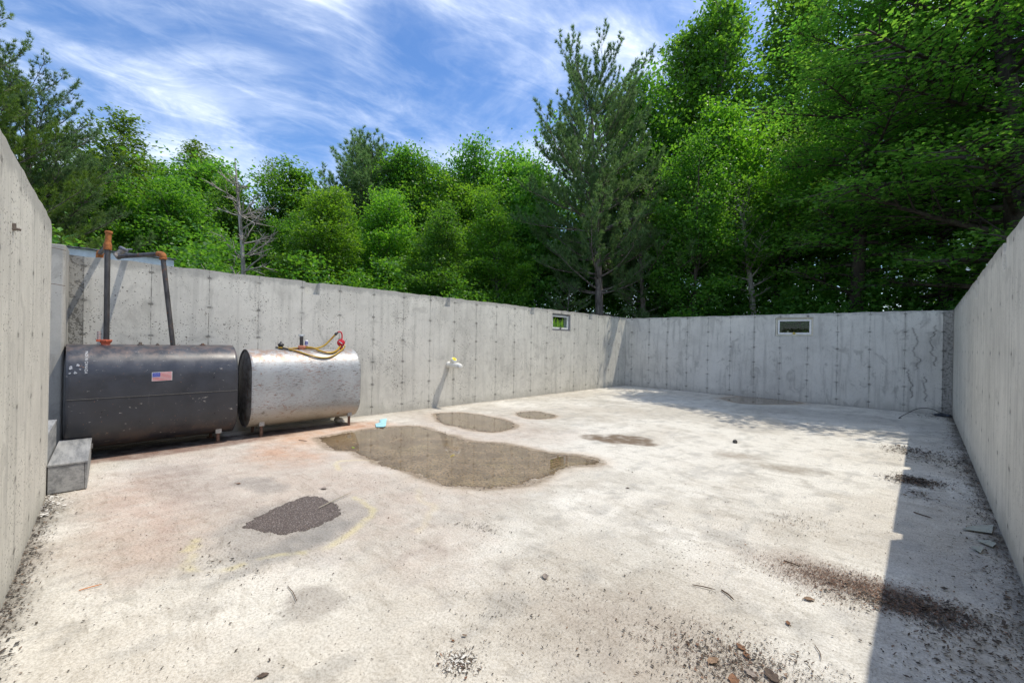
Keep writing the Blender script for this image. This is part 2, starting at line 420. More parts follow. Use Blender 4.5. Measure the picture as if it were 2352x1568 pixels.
# ------------------------------------------------------------------ windows (parts of their walls)
M_vinyl = simple('white_vinyl', (0.72, 0.72, 0.69), 0.35, 0, 0.06, 14)
M_ivory = simple('aged_vinyl', (0.60, 0.56, 0.44), 0.5, 0, 0.1, 14)
M_alu = simple('window_bare_metal', (0.34, 0.33, 0.35), 0.4, 0.6, 0.15, 20)
Mg = Mat('window_glass', 0.03, 0, (0.9, 0.95, 0.92)); Mg.b.inputs['Transmission Weight'].default_value = 1.0; Mg.b.inputs['IOR'].default_value = 1.45
Mgt = Mg.t; mixn = Mg.n('ShaderNodeMixShader'); tr = Mg.n('ShaderNodeBsdfTransparent'); tr.inputs[0].default_value = (0.90, 0.93, 0.91, 1)
gl = Mg.n('ShaderNodeBsdfGlossy'); gl.inputs['Roughness'].default_value = 0.02; fr_ = Mg.n('ShaderNodeFresnel'); fr_.inputs[0].default_value = 1.45
gb = Mg.n('ShaderNodeNewGeometry'); Mg.l(Mg.math('MULTIPLY', fr_.outputs[0], Mg.math('SUBTRACT', 1.0, gb.outputs['Backfacing'])), mixn.inputs[0]); Mg.l(tr.outputs[0], mixn.inputs[1]); Mg.l(gl.outputs[0], mixn.inputs[2]); Mg.l(mixn.outputs[0], Mg.out.inputs[0])
M_glass = Mg.m
def rect_frame(mb, P, w_, d0, d1, a0, a1, z0, z1, mi=0):
    """P maps (along, depth, z) to a point; four mitred-looking bars butted together"""
    for (s0, s1, t0, t1) in ((a0, a1, z0, z0+w_), (a0, a1, z1-w_, z1), (a0, a0+w_, z0+w_, z1-w_), (a1-w_, a1, z0+w_, z1-w_)):
        A = P(s0, d0, t0); B = P(s1, d1, t1)
        mb.box(tuple(min(A[i], B[i]) for i in range(3)), tuple(max(A[i], B[i]) for i in range(3)), mi)
def make_window(wallobj, P, W, mat_frame, mat_outer, latch):
    a0, a1, z0, z1 = W; g = 0.004
    mb = MB(); rect_frame(mb, P, 0.034, 0.03, 0.14, a0+g, a1-g, z0+g, z1-g)
    f = mb.build('window', mat_outer, wallobj, bevel=0.003)
    mb = MB(); rect_frame(mb, P, 0.046, 0.05, 0.10, a0+0.044, a1-0.044, z0+0.044, z1-0.044)
    mb.build('sash', mat_frame, f, bevel=0.004)
    A = P(a0+0.085, 0.074, z0+0.085); B = P(a1-0.085, 0.080, z1-0.085)
    mb = MB().box(tuple(min(A[i], B[i]) for i in range(3)), tuple(max(A[i], B[i]) for i in range(3)))
    mb.build('pane', M_glass, f)
    mc = (a0+a1)/2; mb = MB(); A = P(mc-0.035, 0.035, z0+0.05); B = P(mc+0.035, 0.05, z0+0.082)
    mb.box(tuple(min(A[i], B[i]) for i in range(3)), tuple(max(A[i], B[i]) for i in range(3)))
    A = P(mc-0.012, 0.012, z0+0.06); B = P(mc+0.012, 0.036, z0+0.10)
    mb.box(tuple(min(A[i], B[i]) for i in range(3)), tuple(max(A[i], B[i]) for i in range(3)))
    mb.build('latch', latch, f, bevel=0.004)
M_latchy = simple('latch_yellow', (0.65, 0.48, 0.05), 0.4); M_latchd = simple('latch_dark', (0.12, 0.10, 0.08), 0.6)
make_window(lw, lambda a, d, z: (XL-d, a, z), W1, M_vinyl, M_alu, M_latchd)
make_window(fwl, lambda a, d, z: (a, YF+d, z), W2, M_vinyl, M_ivory, M_latchy)

# ------------------------------------------------------------------ floor slab
xs = np.arange(XL-0.05, XR+0.06, 0.02); ys = np.concatenate([np.arange(-2.6, -0.6, 0.1), np.arange(-0.6, 8, 0.02), np.arange(8, 13.56, 0.03)])
X, Y = np.meshgrid(xs, ys, indexing='ij'); nx, ny = X.shape
PUD = {
 'main': [(-6.23, 2.58), (-6.33, 3.41), (-6.09, 4.06), (-5.52, 4.08), (-4.67, 4.07), (-4.2, 4.29), (-3.49, 4.38), (-3.03, 4.58), (-2.78, 4.42), (-2.96, 4.04), (-2.88, 3.48), (-2.93, 3.13), (-3.12, 2.84), (-3.48, 2.64), (-4.08, 2.62), (-4.61, 2.55), (-5.18, 2.59), (-5.52, 2.43)],
 'upper': [(-6.83, 5.04), (-6.59, 5.5), (-5.62, 5.62), (-4.94, 5.3), (-4.9, 4.71), (-5.57, 4.56), (-6.13, 4.62)],
 'small': [(-5.88, 6.37), (-5.76, 6.77), (-5.17, 6.67), (-5.15, 6.18), (-5.52, 6.1)],
 'far': [(-3.95, 12.4), (-3.75, 13.3), (-3.3, 13.46), (-2.81, 13.40), (-2.30, 13.15), (-2.78, 12.2), (-3.34, 11.85)],
 'patch': [(-3.675, 0.956), (-3.842, 1.138), (-3.98, 1.425), (-3.97, 1.6), (-3.687, 1.665), (-3.457, 1.607), (-3.337, 1.493), (-3.303, 1.336), (-3.318, 1.192), (-3.403, 1.079), (-3.53, 1.02)]}
def inpoly(x, y, P):
    c = np.zeros(np.shape(x), bool)
    for i in range(len(P)):
        x1, y1 = P[i]; x2, y2 = P[i-1]; t = ((y1 > y) != (y2 > y)); c ^= t & (x < (x2-x1)*(y-y1)/((y2-y1) if y2 != y1 else 1e-9)+x1)
    return c
def polydist(x, y, P):
    d = np.full(np.shape(x), 9.0)
    for i in range(len(P)):
        a = P[i-1]; b = P[i]; abx, aby = b[0]-a[0], b[1]-a[1]; t = np.clip(((x-a[0])*abx+(y-a[1])*aby)/(abx*abx+aby*aby+1e-9), 0, 1); d = np.minimum(d, np.hypot(x-a[0]-t*abx, y-a[1]-t*aby))
    return d
def floor_z(x, y):
    z = (fbm(x, y, 0.8, 3)-0.5)*0.010+(fbm(x, y, 6, 3)-0.5)*0.002; m = np.ones(np.shape(x))
    for P in PUD.values(): m = np.minimum(m, np.where(inpoly(x, y, P), 0.0, sst(polydist(x, y, P), 0.12, 0.5)))
    return z*m
zf = floor_z(X, Y)
base = np.stack([np.full_like(X, 0.68), np.full_like(X, 0.655), np.full_like(X, 0.595)], -1)
GRN = fbm(X+7, Y+3, 11.0, 5, 0.75)
def tint(col, m):
    global base
    m = m*np.clip(0.30+1.4*GRN, 0, 1.15); m = np.clip(m, 0, 1)
    base = base*(1-m[..., None])+np.array(col)*m[..., None]
def blob(cx_, cy_, rx, ry, rot=0, edge=0.3, ns=1.6, na=0.7):
    c_, s_ = math.cos(rot), math.sin(rot); dx = X-cx_; dy = Y-cy_
    a = (dx*c_+dy*s_)/rx; b = (-dx*s_+dy*c_)/ry
    d = np.sqrt(a*a+b*b)+(fbm(X+cx_, Y-cy_, ns, 5, 0.6)-0.5)*na*2
    return 1-sst(d, 1-edge, 1+edge)
# broad mottling
n1 = fbm(X+3, Y, 0.55, 5, 0.6); n2 = fbm(X, Y+8, 2.4, 5, 0.6); n3 = fbm(X+20, Y+5, 1.1, 6, 0.65); n4 = fbm(X*1.0+40, Y*0.5, 7.0, 4, 0.6)
tint((0.46, 0.43, 0.375), sst(n1, 0.46, 0.66)*0.72)
tint((0.76, 0.74, 0.69), sst(n3, 0.55, 0.72)*0.45)
tint((0.38, 0.355, 0.31), sst(fbm(X, Y+8, 4.2, 6, 0.7), 0.52, 0.70)*0.45)
tint((0.46, 0.41, 0.34), sst(fbm(X+70, Y+8, 0.7, 5, 0.6), 0.46, 0.66)*0.40)
tint((0.33, 0.32, 0.30), sst(n4, 0.54, 0.74)*0.40)
# brown-pink wash in the middle left
tint((0.50, 0.40, 0.34), blob(-4.6, 1.6, 2.2, 1.3, 0.1, 0.5)*0.50)
tint((0.48, 0.40, 0.35), blob(-5.4, 4.6, 1.6, 1.2, 0.2, 0.5)*0.45)
tint((0.44, 0.30, 0.24), blob(-4.6, 0.45, 1.1, 0.35, 0.0, 0.6)*0.40)
tint((0.30, 0.26, 0.24), blob(-5.0, 0.9, 1.2, 0.25, 0.1, 0.6)*0.38)
# rust under and before the tanks
tint((0.60, 0.27, 0.10), blob(-6.35, 2.55, 0.75, 0.55, 0.2, 0.6)*0.42)
tint((0.55, 0.24, 0.09), blob(-5.7, 1.9, 0.5, 0.30, 0.2, 0.6)*0.38)
tint((0.52, 0.22, 0.09), blob(-6.6, 3.45, 0.4, 0.35, 0.2, 0.6)*0.55)
tint((0.10, 0.065, 0.05), blob(-6.95, 1.6, 0.24, 1.9, 0.0, 0.25, 3, 0.3)*0.85)
tint((0.22, 0.13, 0.10), blob(-6.68, 1.0, 0.18, 1.1, 0.0, 0.4, 3, 0.5)*0.75)
# grey stain around the dark patch, with its pollen-yellow tide line
tint((0.30, 0.285, 0.265), blob(-3.45, 1.22, 0.48, 0.62, 0.2, 0.25, 2.2, 0.35)*0.60)
tint((0.24, 0.235, 0.225), blob(-3.15, 1.25, 0.14, 0.42, 0.2, 0.5, 5, 0.8)*0.55)
tint((0.25, 0.235, 0.22), blob(-4.65, 1.35, 0.30, 0.16, 0.3, 0.4, 4, 0.8)*0.55)
def near_line(pts, wd):
    P = np.array([tuple(p)[:2] for p in smooth_path([(a, b, 0) for a, b in pts], 6)]); d = np.full_like(X, 9.0)
    jx_ = (fbm(X, Y, 4, 4)-0.5)*0.14; jy_ = (fbm(X+50, Y, 4, 4)-0.5)*0.14
    for i in range(len(P)-1):
        a = P[i]; b = P[i+1]; ab = b-a; L2 = (ab**2).sum()+1e-9
        t = np.clip(((X+jx_-a[0])*ab[0]+(Y+jy_-a[1])*ab[1])/L2, 0, 1)
        d = np.minimum(d, np.hypot(X+jx_-a[0]-t*ab[0], Y+jy_-a[1]-t*ab[1]))
    return 1-sst(d, wd*0.2, wd)
yl = near_line([(-3.657, 0.671), (-3.421, 0.618), (-3.185, 0.603), (-3.086, 0.722), (-3.079, 0.857), (-2.949, 1.128), (-2.951, 1.339), (-3.068, 1.582), (-3.252, 1.793), (-3.503, 1.86), (-3.717, 1.871)], 0.045)
tint((0.62, 0.55, 0.30), yl*0.50*sst(fbm(X, Y, 9, 3), 0.25, 0.60))
tint((0.68, 0.60, 0.36), near_line([(-4.6, 2.1), (-4.9, 2.25), (-4.75, 2.5), (-4.5, 2.55)], 0.05)*0.5)
tint((0.64, 0.56, 0.40), near_line([(-2.72, 1.9), (-3.0, 2.2), (-3.5, 2.35)], 0.05)*0.35)
# round puddle rims: brown silt left as water dries
def rim(pts, wd, col, amt):
    tint(col, near_line(list(pts)+[pts[0]], wd)*amt)
for k_, wd in (('main', 0.30), ('upper', 0.26), ('small', 0.20), ('far', 0.4)):
    rim(PUD[k_], wd, (0.56, 0.47, 0.38), 0.5); rim(PUD[k_], wd*0.42, (0.27, 0.21, 0.145), 0.75)
# gritty patches that never held water long
tint((0.17, 0.125, 0.085), blob(-3.25, 5.80, 0.48, 0.30, 0.5, 0.30, 4, 0.6)*0.95)
tint((0.24, 0.19, 0.14), blob(-1.75, 6.1, 0.28, 0.20, 0.4, 0.6, 4, 0.6)*0.60)
tint((0.24, 0.20, 0.15), blob(-1.15, 5.9, 0.38, 0.22, 0.3, 0.6, 4, 0.6)*0.62)
tint((0.28, 0.25, 0.22), blob(-2.35, 0.98, 0.16, 0.13, 0.2, 0.3, 6, 0.6)*0.55)
tint((0.33, 0.27, 0.23), blob(-0.45, 3.35, 0.40, 0.20, 0.1, 0.6, 4, 0.5)*0.6)
tint((0.38, 0.33, 0.28), blob(-0.85, 1.95, 0.55, 0.40, 0.1, 0.6, 3, 0.6)*0.55)
tint((0.30, 0.28, 0.26), blob(-1.6, 11.3, 2.2, 0.7, 0.0, 0.6)*0.35)
# dirt along the foot of every wall
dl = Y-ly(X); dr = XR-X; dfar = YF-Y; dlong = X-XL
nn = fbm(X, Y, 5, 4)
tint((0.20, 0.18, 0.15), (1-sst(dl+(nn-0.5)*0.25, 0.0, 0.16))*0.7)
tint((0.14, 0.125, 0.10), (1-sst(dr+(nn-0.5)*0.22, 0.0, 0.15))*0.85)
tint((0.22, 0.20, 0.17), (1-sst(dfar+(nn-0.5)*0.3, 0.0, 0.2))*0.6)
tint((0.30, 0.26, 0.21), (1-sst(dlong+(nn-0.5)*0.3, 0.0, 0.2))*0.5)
# patchy darker band along the right wall
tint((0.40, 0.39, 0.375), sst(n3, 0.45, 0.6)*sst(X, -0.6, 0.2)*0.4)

V = np.stack([X, Y, zf], -1).reshape(-1, 3); idx = np.arange(nx*ny).reshape(nx, ny)
F = np.stack([idx[:-1, :-1], idx[1:, :-1], idx[1:, 1:], idx[:-1, 1:]], -1).reshape(-1, 4)
Mf = Mat('slab_concrete', 0.85)
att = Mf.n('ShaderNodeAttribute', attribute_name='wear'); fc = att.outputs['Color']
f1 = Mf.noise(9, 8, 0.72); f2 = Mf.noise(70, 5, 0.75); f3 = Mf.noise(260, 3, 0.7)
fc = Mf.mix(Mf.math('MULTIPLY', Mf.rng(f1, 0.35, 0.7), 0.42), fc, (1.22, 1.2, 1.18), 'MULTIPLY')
fc = Mf.mix(Mf.rng(f2, 0.43, 0.62, 0, 0.75), fc, (0.62, 0.60, 0.57), 'MULTIPLY')
fc = Mf.mix(Mf.rng(f3, 0.52, 0.68, 0, 0.60), fc, (0.5, 0.48, 0.45), 'MULTIPLY')
trow = Mf.noise(5, 4, 0.6, Mf.mapping(Mf.tc.outputs['Object'], (0.6, 2.2, 1), (0, 0, 0), (0, 0, 0.5)), 1.2)
fc = Mf.mix(Mf.rng(trow, 0.52, 0.66, 0, 0.50), fc, (0.74, 0.72, 0.69), 'MULTIPLY')
vs_ = Mf.voro(42); sc_ = Mf.n('ShaderNodeSeparateColor'); Mf.l(vs_.outputs['Color'], sc_.inputs[0])
dn = Mf.rng(Mf.noise(1.3, 5, 0.65, Mf.mapping(Mf.tc.outputs['Object'], (1, 1, 1), (3, 8, 0))), 0.40, 0.66)
lm = Mf.math('MULTIPLY', Mf.rng(sc_.outputs[0], 0.50, 1.0, 0.0, 0.30, False), Mf.math('ADD', Mf.math('MULTIPLY', dn, 0.9), 0.30))
pit = Mf.math('MULTIPLY', Mf.math('SUBTRACT', lm, vs_.outputs['Distance']), 10, clamp=True)
fc = Mf.mix(Mf.math('MULTIPLY', pit, 0.8), fc, (0.10, 0.08, 0.065))
Mf.color(fc)
Mf.bump(Mf.math('SUBTRACT', Mf.math('ADD', Mf.math('MULTIPLY', f1, 0.7), Mf.math('MULTIPLY', f2, 0.5)), Mf.math('MULTIPLY', pit, 0.7)), 0.7, 0.008)
me = arr_mesh('floor', V, F, [Mf.m], smooth=True)
ca = me.color_attributes.new('wear', 'FLOAT_COLOR', 'POINT')
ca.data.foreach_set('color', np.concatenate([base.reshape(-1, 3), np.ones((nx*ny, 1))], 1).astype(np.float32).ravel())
fl = bpy.data.objects.new('floor', me); C.objects.link(fl); tag(fl, 'pale stained concrete slab floor of the roofless basement', kind='structure')

# puddles
Mw = Mat('puddle_water', 0.04); Mw.b.inputs['IOR'].default_value = 1.33; Mw.b.inputs['Coat Weight'].default_value = 0.5; Mw.b.inputs['Coat Roughness'].default_value = 0.01
g1 = Mw.noise(30, 6, 0.9); g2 = Mw.noise(4, 5, 0.6); g3 = Mw.noise(1.6, 5, 0.65, Mw.mapping(Mw.tc.outputs['Object'], (1, 1, 1), (2, 2, 0)), 0.6)
pc = Mw.mix(Mw.rng(g2, 0.35, 0.7), (0.17, 0.115, 0.065), (0.31, 0.22, 0.13))
pc = Mw.mix(Mw.rng(g3, 0.45, 0.7, 0, 0.6), pc, (0.33, 0.25, 0.13))
pc = Mw.mix(Mw.rng(g1, 0.46, 0.58, 0, 0.80), pc, (0.05, 0.038, 0.026)); Mw.color(pc)
Mw.rough(Mw.rng(Mw.noise(2.2, 4, 0.6), 0.45, 0.65, 0.015, 0.06)); Mw.bump(Mw.noise(25, 2, 0.5), 0.02, 0.002)
def flat_patch(name, pts, z, mat, label, jit=0.04, kind='structure', cat=None, th=0.003, sub=8, fs_=5.0):
    P = smooth_path([(a, b, 0) for a, b in pts]+[(pts[0][0], pts[0][1], 0)], sub)[:-1]
    cx_ = sum(p.x for p in P)/len(P); cy_ = sum(p.y for p in P)/len(P); mb = MB(); ring = []
    dense = []
    jit2 = jit*0.45
    for i, p in enumerate(P):
        q = P[(i+1) % len(P)]
        for k in range(8): dense.append(p.lerp(q, k/8))
    for p in dense:
        d = Vector((p.x-cx_, p.y-cy_, 0)).normalized()
        r_ = (float(fbm(p.x+5, p.y+5, fs_, 5, 0.65))-0.5)*2*jit*2.2
        r_ += (float(fbm(p.x*1.0+9, p.y+2, fs_*6, 3, 0.7))-0.5)*2*jit2; ring.append((p.x+d.x*r_, p.y+d.y*r_))
    n = len(ring)
    inner = [(a+(cx_-a)*0.02, b+(cy_-b)*0.02) for a, b in ring]
    mb.add([(a, b, z-0.006) for a, b in ring]+[(a, b, z) for a, b in inner], [(i, (i+1) % n, n+(i+1) % n, n+i) for i in range(n)]+[tuple(range(n, 2*n))])
    o = mb.build(name, mat); tag(o, label, cat, kind=kind); return o
flat_patch('puddle', PUD['main'], 0.003, Mw.m, 'large brown puddle in the middle of the slab', 0.06)
flat_patch('puddle', PUD['upper'], 0.003, Mw.m, 'shallow brown puddle between the big puddle and the white pipe', 0.05)
flat_patch('puddle', PUD['small'], 0.003, Mw.m, 'smallest round puddle near the long wall', 0.04)
flat_patch('puddle', PUD['far'], 0.003, Mw.m, 'shaded puddle at the foot of the far wall', 0.05)
Md = Mat('dark_residue', 0.75)
d1 = Md.noise(85, 3, 0.85); d2_ = Md.voro(150)
dc = Md.mix(Md.rng(d1, 0.42, 0.62), (0.050, 0.038, 0.034), (0.145, 0.112, 0.098)); dc = Md.mix(Md.rng(Md.noise(130, 2, 0.6), 0.60, 0.66, 0, 0.8), dc, (0.45, 0.42, 0.40)); Md.color(dc)
Md.bump(d1, 0.8, 0.004)
flat_patch('dark_patch', [(-3.675, 0.956), (-3.842, 1.138), (-3.98, 1.425), (-3.97, 1.6), (-3.687, 1.665), (-3.457, 1.607), (-3.337, 1.493), (-3.303, 1.336), (-3.318, 1.192), (-3.403, 1.079), (-3.53, 1.02)], 0.0028, Md.m,
           'round dark gritty patch inside the yellow ring on the slab', 0.022, fs_=14)

# ------------------------------------------------------------------ outer ground
gx = np.unique(np.concatenate([np.arange(-20, 16.1, 0.5), [XL-WT+0.02, XR+WT-0.02], np.linspace(-160, -20, 16), np.linspace(16, 160, 16)]))
gy = np.unique(np.concatenate([np.arange(-10, 30.1, 0.5), [-0.62, YF+WT-0.02], np.linspace(-160, -10, 14), np.linspace(30, 160, 14)]))
GX, GY = np.meshgrid(gx, gy, indexing='ij')
def gheight(x, y):
    x = np.asarray(x, float); y = np.asarray(y, float)
    z = 1.45+(fbm(x+60, y+60, 0.15, 3)-0.5)*0.3
    d = np.hypot(np.maximum(np.abs(x+6.0)-0.9, 0), np.maximum(y+0.7, 0)+np.maximum(-y-2.2, 0)*0.5)
    z = np.where(y < 1, 0.72+(z-0.72)*sst(d, 0.2, 2.2), z)
    far = np.hypot(x+3, y-8); return z-sst(far, 25, 120)*3
GZ = gheight(GX, GY)
gi = np.arange(GX.size).reshape(GX.shape)
Fg = np.stack([gi[:-1, :-1], gi[1:, :-1], gi[1:, 1:], gi[:-1, 1:]], -1)
cxm = (GX[:-1, :-1]+GX[1:, 1:])/2; cym = (GY[:-1, :-1]+GY[1:, 1:])/2
keepm = ~((cxm > XL-WT+0.02) & (cxm < XR+WT-0.02) & (cym > -0.62) & (cym < YF+WT-0.02))
keepm &= ~((cxm > -5.4) & (cxm < XR+WT-0.02) & (cym > -3.1) & (cym < 0))
Mgd = Mat('forest_soil', 0.95); q1 = Mgd.noise(2.5, 8, 0.7); q2 = Mgd.noise(18, 6, 0.7)
gc = Mgd.mix(Mgd.rng(q1, 0.4, 0.62), (0.045, 0.035, 0.022), (0.035, 0.055, 0.015)); gc = Mgd.mix(Mgd.rng(q2, 0.45, 0.7, 0, 0.6), gc, (0.10, 0.07, 0.04)); Mgd.color(gc); Mgd.bump(q2, 0.7, 0.03)
me = arr_mesh('ground', np.stack([GX, GY, GZ], -1).reshape(-1, 3), Fg[keepm].reshape(-1, 4), [Mgd.m], smooth=True)
go = bpy.data.objects.new('ground', me); C.objects.link(go); tag(go, 'shaded forest ground outside the foundation walls', kind='structure')

# ------------------------------------------------------------------ steps in the doorway
Mst = Mat('grey_painted_board', 0.7)
sN = Mst.noise(4, 8, 0.75, Mst.mapping(Mst.tc.outputs['Object'], (0.35, 3, 3))); sF = Mst.noise(50, 5, 0.7)
sc = Mst.mix(Mst.rng(sN, 0.35, 0.62), (0.17, 0.175, 0.18), (0.36, 0.36, 0.355)); sc = Mst.mix(Mst.rng(sF, 0.5, 0.75, 0, 0.5), sc, (0.14, 0.14, 0.14)); Mst.color(sc); Mst.bump(sN, 0.3, 0.004)
st = empty('doorway_steps', (-5.9, ly(-5.9), 0)); tag(st, 'two grey painted box steps standing in the doorway beside the black tank', 'steps')
ang = math.atan(LB)
def stepbox(mb, x0, x1, d0, d1, z0, z1):
    vs = []
    for z in (z0, z1):
        for (x, d) in ((x0, d0), (x1, d0), (x1, d1), (x0, d1)): vs.append((x, ly(x)+d, z))
    mb.add(vs, [(0, 3, 2, 1), (4, 5, 6, 7), (0, 1, 5, 4), (1, 2, 6, 5), (2, 3, 7, 6), (3, 0, 4, 7)])
for (x0, x1, d0, d1, z0, z1, nm) in ((-6.74, -5.535, 0.004, 0.262, 0.243, 0.262, 'tread'), (-6.60, -5.648, -0.32, -0.004, 0.492, 0.514, 'tread'),
                                     (-5.562, -5.542, 0.008, 0.238, 0.006, 0.2415, 'side_panel'), (-6.73, -5.542, 0.2395, 0.257, 0.006, 0.2415, 'riser'),
                                     (-6.73, -6.71, 0.008, 0.238, 0.006, 0.2415, 'side_panel'),
                                     (-6.59, -5.652, -0.024, -0.006, 0.0, 0.4905, 'riser'), (-5.672, -5.654, -0.32, -0.026, 0.0, 0.4905, 'side_panel')):
    mb = MB(); stepbox(mb, x0, x1, d0, d1, z0, z1); mb.build(nm, Mst.m, st, bevel=0.004)

# ------------------------------------------------------------------ oil tanks
def obround(cx_, zc, hw, hh, n=14):
    """half-width hw, half-height hh; returns (x,z) loop"""
    s = hh-hw; out = []
    for k in range(n+1): a = math.pi*k/n; out.append((cx_+hw*math.cos(a), zc+s+hw*math.sin(a)))
    for k in range(n+1): a = math.pi+math.pi*k/n; out.append((cx_+hw*math.cos(a), zc-s+hw*math.sin(a)))
    return out
def tank_shell(y0, y1, cx_, zb, hw, hh, rimw=0.0):
    mb = MB(); zc = zb+hh; loop = obround(cx_, zc, hw, hh); n = len(loop); ysl = [y0, y0+0.004, y0+0.035]+list(np.linspace(y0+0.1, y1-0.1, 14))+[y1-0.035, y1-0.004, y1]
    vs = []
    for j, y in enumerate(ysl):
        sh = -0.004 if j in (0, len(ysl)-1) else (0.0)
        for i, (x, z) in enumerate(loop):
            dn_ = 0.0
            if 2 < j < len(ysl)-3: dn_ = (float(vnoise(y*1.3+i*0.05, z*1.5+cx_, 3.0))-0.5)*0.006
            dx = x-cx_; dz = z-zc; L = math.hypot(dx, dz); vs.append((x+dx/L*(sh+dn_), y, z+dz/L*(sh+dn_)))
    fs = [(j*n+i, j*n+(i+1) % n, (j+1)*n+(i+1) % n, (j+1)*n+i) for j in range(len(ysl)-1) for i in range(n)]
    mb.add(vs, fs, 0, True); return mb, loop
def tank_cap(yp, sgn, cx_, zb, hw, hh):
    """slightly dished head set 2 cm inside the rim"""
    mb = MB(); zc = zb+hh; n = len(obround(0, 0, 1, 2)); vs = []; fs = []
    rings = [(0.0, 0.997), (0.0, 0.965), (-0.018, 0.955), (-0.018, 0.93), (-0.006, 0.85), (0.008, 0.6), (0.014, 0.3)]
    for d, sc__ in rings:
        hw_ = hw*sc__ if sc__ > 0.9 else hw*sc__; off = hw-hw_
        L = obround(cx_, zc, hw_, max(hh-off, hw_+0.001))
        vs += [(x, yp+sgn*d, z) for x, z in L]
    for j in range(len(rings)-1):
        fs += [(j*n+i, j*n+(i+1) % n, (j+1)*n+(i+1) % n, (j+1)*n+i) for i in range(n)]
    fs.append(tuple((len(rings)-1)*n+i for i in range(n)))
    mb.add(vs, fs, 0, True); return mb

# black paint
Mb = Mat('black_tank_paint', 0.38)
ob = Mb.tc.outputs['Object']
bn = Mb.noise(6, 7, 0.7); bs = Mb.noise(9, 5, 0.7, Mb.mapping(ob, (1, 1, 7), (0, 0, 0), (0.3, 0, 0))); bd = Mb.noise(1.6, 5, 0.6)
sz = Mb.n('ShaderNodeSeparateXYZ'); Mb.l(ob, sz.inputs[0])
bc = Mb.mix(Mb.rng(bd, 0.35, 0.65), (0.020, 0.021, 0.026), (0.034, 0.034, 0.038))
top_sheen = Mb.math('MULTIPLY', Mb.rng(bn, 0.30, 0.75, 0.35, 1.0), Mb.rng(sz.outputs[2], 0.6, 1.15, 0.12, 0.45))  # bluish highlight on the upper tank, painted into the colour
bc = Mb.mix(top_sheen, bc, (0.11, 0.12, 0.15))
bc = Mb.mix(Mb.rng(Mb.noise(14, 8, 0.75, Mb.mapping(ob, (1, 1, 0.15), (7, 0, 0))), 0.60, 0.74, 0, 0.35), bc, (0.18, 0.17, 0.165))
# scuffs
bc = Mb.mix(Mb.rng(Mb.noise(34, 4, 0.7, Mb.mapping(ob, (1, 0.35, 1), (3, 3, 3))), 0.655, 0.70, 0, 0.85), bc, (0.42, 0.40, 0.37))
bc = Mb.mix(Mb.rng(Mb.noise(22, 5, 0.75, Mb.mapping(ob, (1, 1, 1), (13, 1, 3))), 0.645, 0.69, 0, 0.8), bc, (0.28, 0.14, 0.07))
tp = Mb.math('MULTIPLY', Mb.rng(sz.outputs[2], 1.10, 1.20), Mb.rng(Mb.noise(12, 6, 0.7), 0.42, 0.6)); bc = Mb.mix(Mb.math('MULTIPLY', tp, 0.35), bc, (0.20, 0.13, 0.10))
bc = Mb.mix(Mb.math('MULTIPLY', Mb.rng(sz.outputs[2], 0.45, 0.05), Mb.rng(bn, 0.42, 0.62)), bc, (0.10, 0.075, 0.06))
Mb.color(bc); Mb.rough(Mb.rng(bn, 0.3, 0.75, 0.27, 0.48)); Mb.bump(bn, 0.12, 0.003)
# silver paint
Ms = Mat('silver_tank_steel', 0.45, 0.3)
ob = Ms.tc.outputs['Object']
sN1 = Ms.noise(2.0, 5, 0.6); 
sc = Ms.mix(Ms.rng(sN1, 0.3, 0.7), (0.36, 0.375, 0.38), (0.46, 0.47, 0.47))
def scratch(rot, seed, thr, sc_y, col, prev, amt=0.9, nsc=11):
    mp_ = Ms.mapping(ob, (0.0, sc_y, 9.0), (seed, seed*2, seed), (rot, 0, 0))
    nz = Ms.noise(nsc, 6, 0.72, mp_, 0.25)
    gate = Ms.rng(Ms.noise(3.3, 5, 0.65, Ms.mapping(ob, (0, 1, 1), (seed+2, 1, seed))), 0.46, 0.60)
    return Ms.mix(Ms.math('MULTIPLY', Ms.math('MULTIPLY', Ms.rng(nz, thr, thr+0.03), gate), amt), prev, col)
dark_, rusty = (0.09, 0.07, 0.06), (0.24, 0.10, 0.055)
sc = scratch(0.10, 1.0, 0.555, 1.0, dark_, sc); sc = scratch(-0.14, 4.0, 0.565, 0.9, rusty, sc); sc = scratch(0.30, 7.0, 0.59, 1.4, dark_, sc)
sc = scratch(-0.04, 9.0, 0.565, 0.7, rusty, sc, 0.9, 16); sc = scratch(-0.9, 12.0, 0.60, 1.5, rusty, sc)
spk = Ms.noise(55, 5, 0.75); sc = Ms.mix(Ms.math('MULTIPLY', Ms.rng(spk, 0.60, 0.64), 0.85), sc, (0.15, 0.08, 0.05))
pat = Ms.noise(6, 7, 0.75, Ms.mapping(ob, (1, 1, 1), (6, 2, 8))); sc = Ms.mix(Ms.rng(pat, 0.62, 0.66, 0, 0.85), sc, (0.26, 0.12, 0.06))
szz = Ms.n('ShaderNodeSeparateXYZ'); Ms.l(ob, szz.inputs[0])
low = Ms.rng(szz.outputs[2], 0.50, 0.10); sc = Ms.mix(Ms.math('MULTIPLY', low, 0.55), sc, (0.42, 0.38, 0.24))
topr = Ms.math('MULTIPLY', Ms.rng(szz.outputs[2], 1.04, 1.12), Ms.rng(Ms.noise(10, 6, 0.7), 0.45, 0.58)); sc = Ms.mix(Ms.math('MULTIPLY', topr, 0.6), sc, (0.30, 0.16, 0.09))
Ms.color(sc)
Ms.set(Ms.b.inputs['Metallic'], Ms.rng(spk, 0.60, 0.66, 0.32, 0.1)); Ms.rough(Ms.rng(sN1, 0.3, 0.7, 0.44, 0.56)); Ms.bump(Ms.noise(2.4, 2, 0.5), 0.30, 0.02)
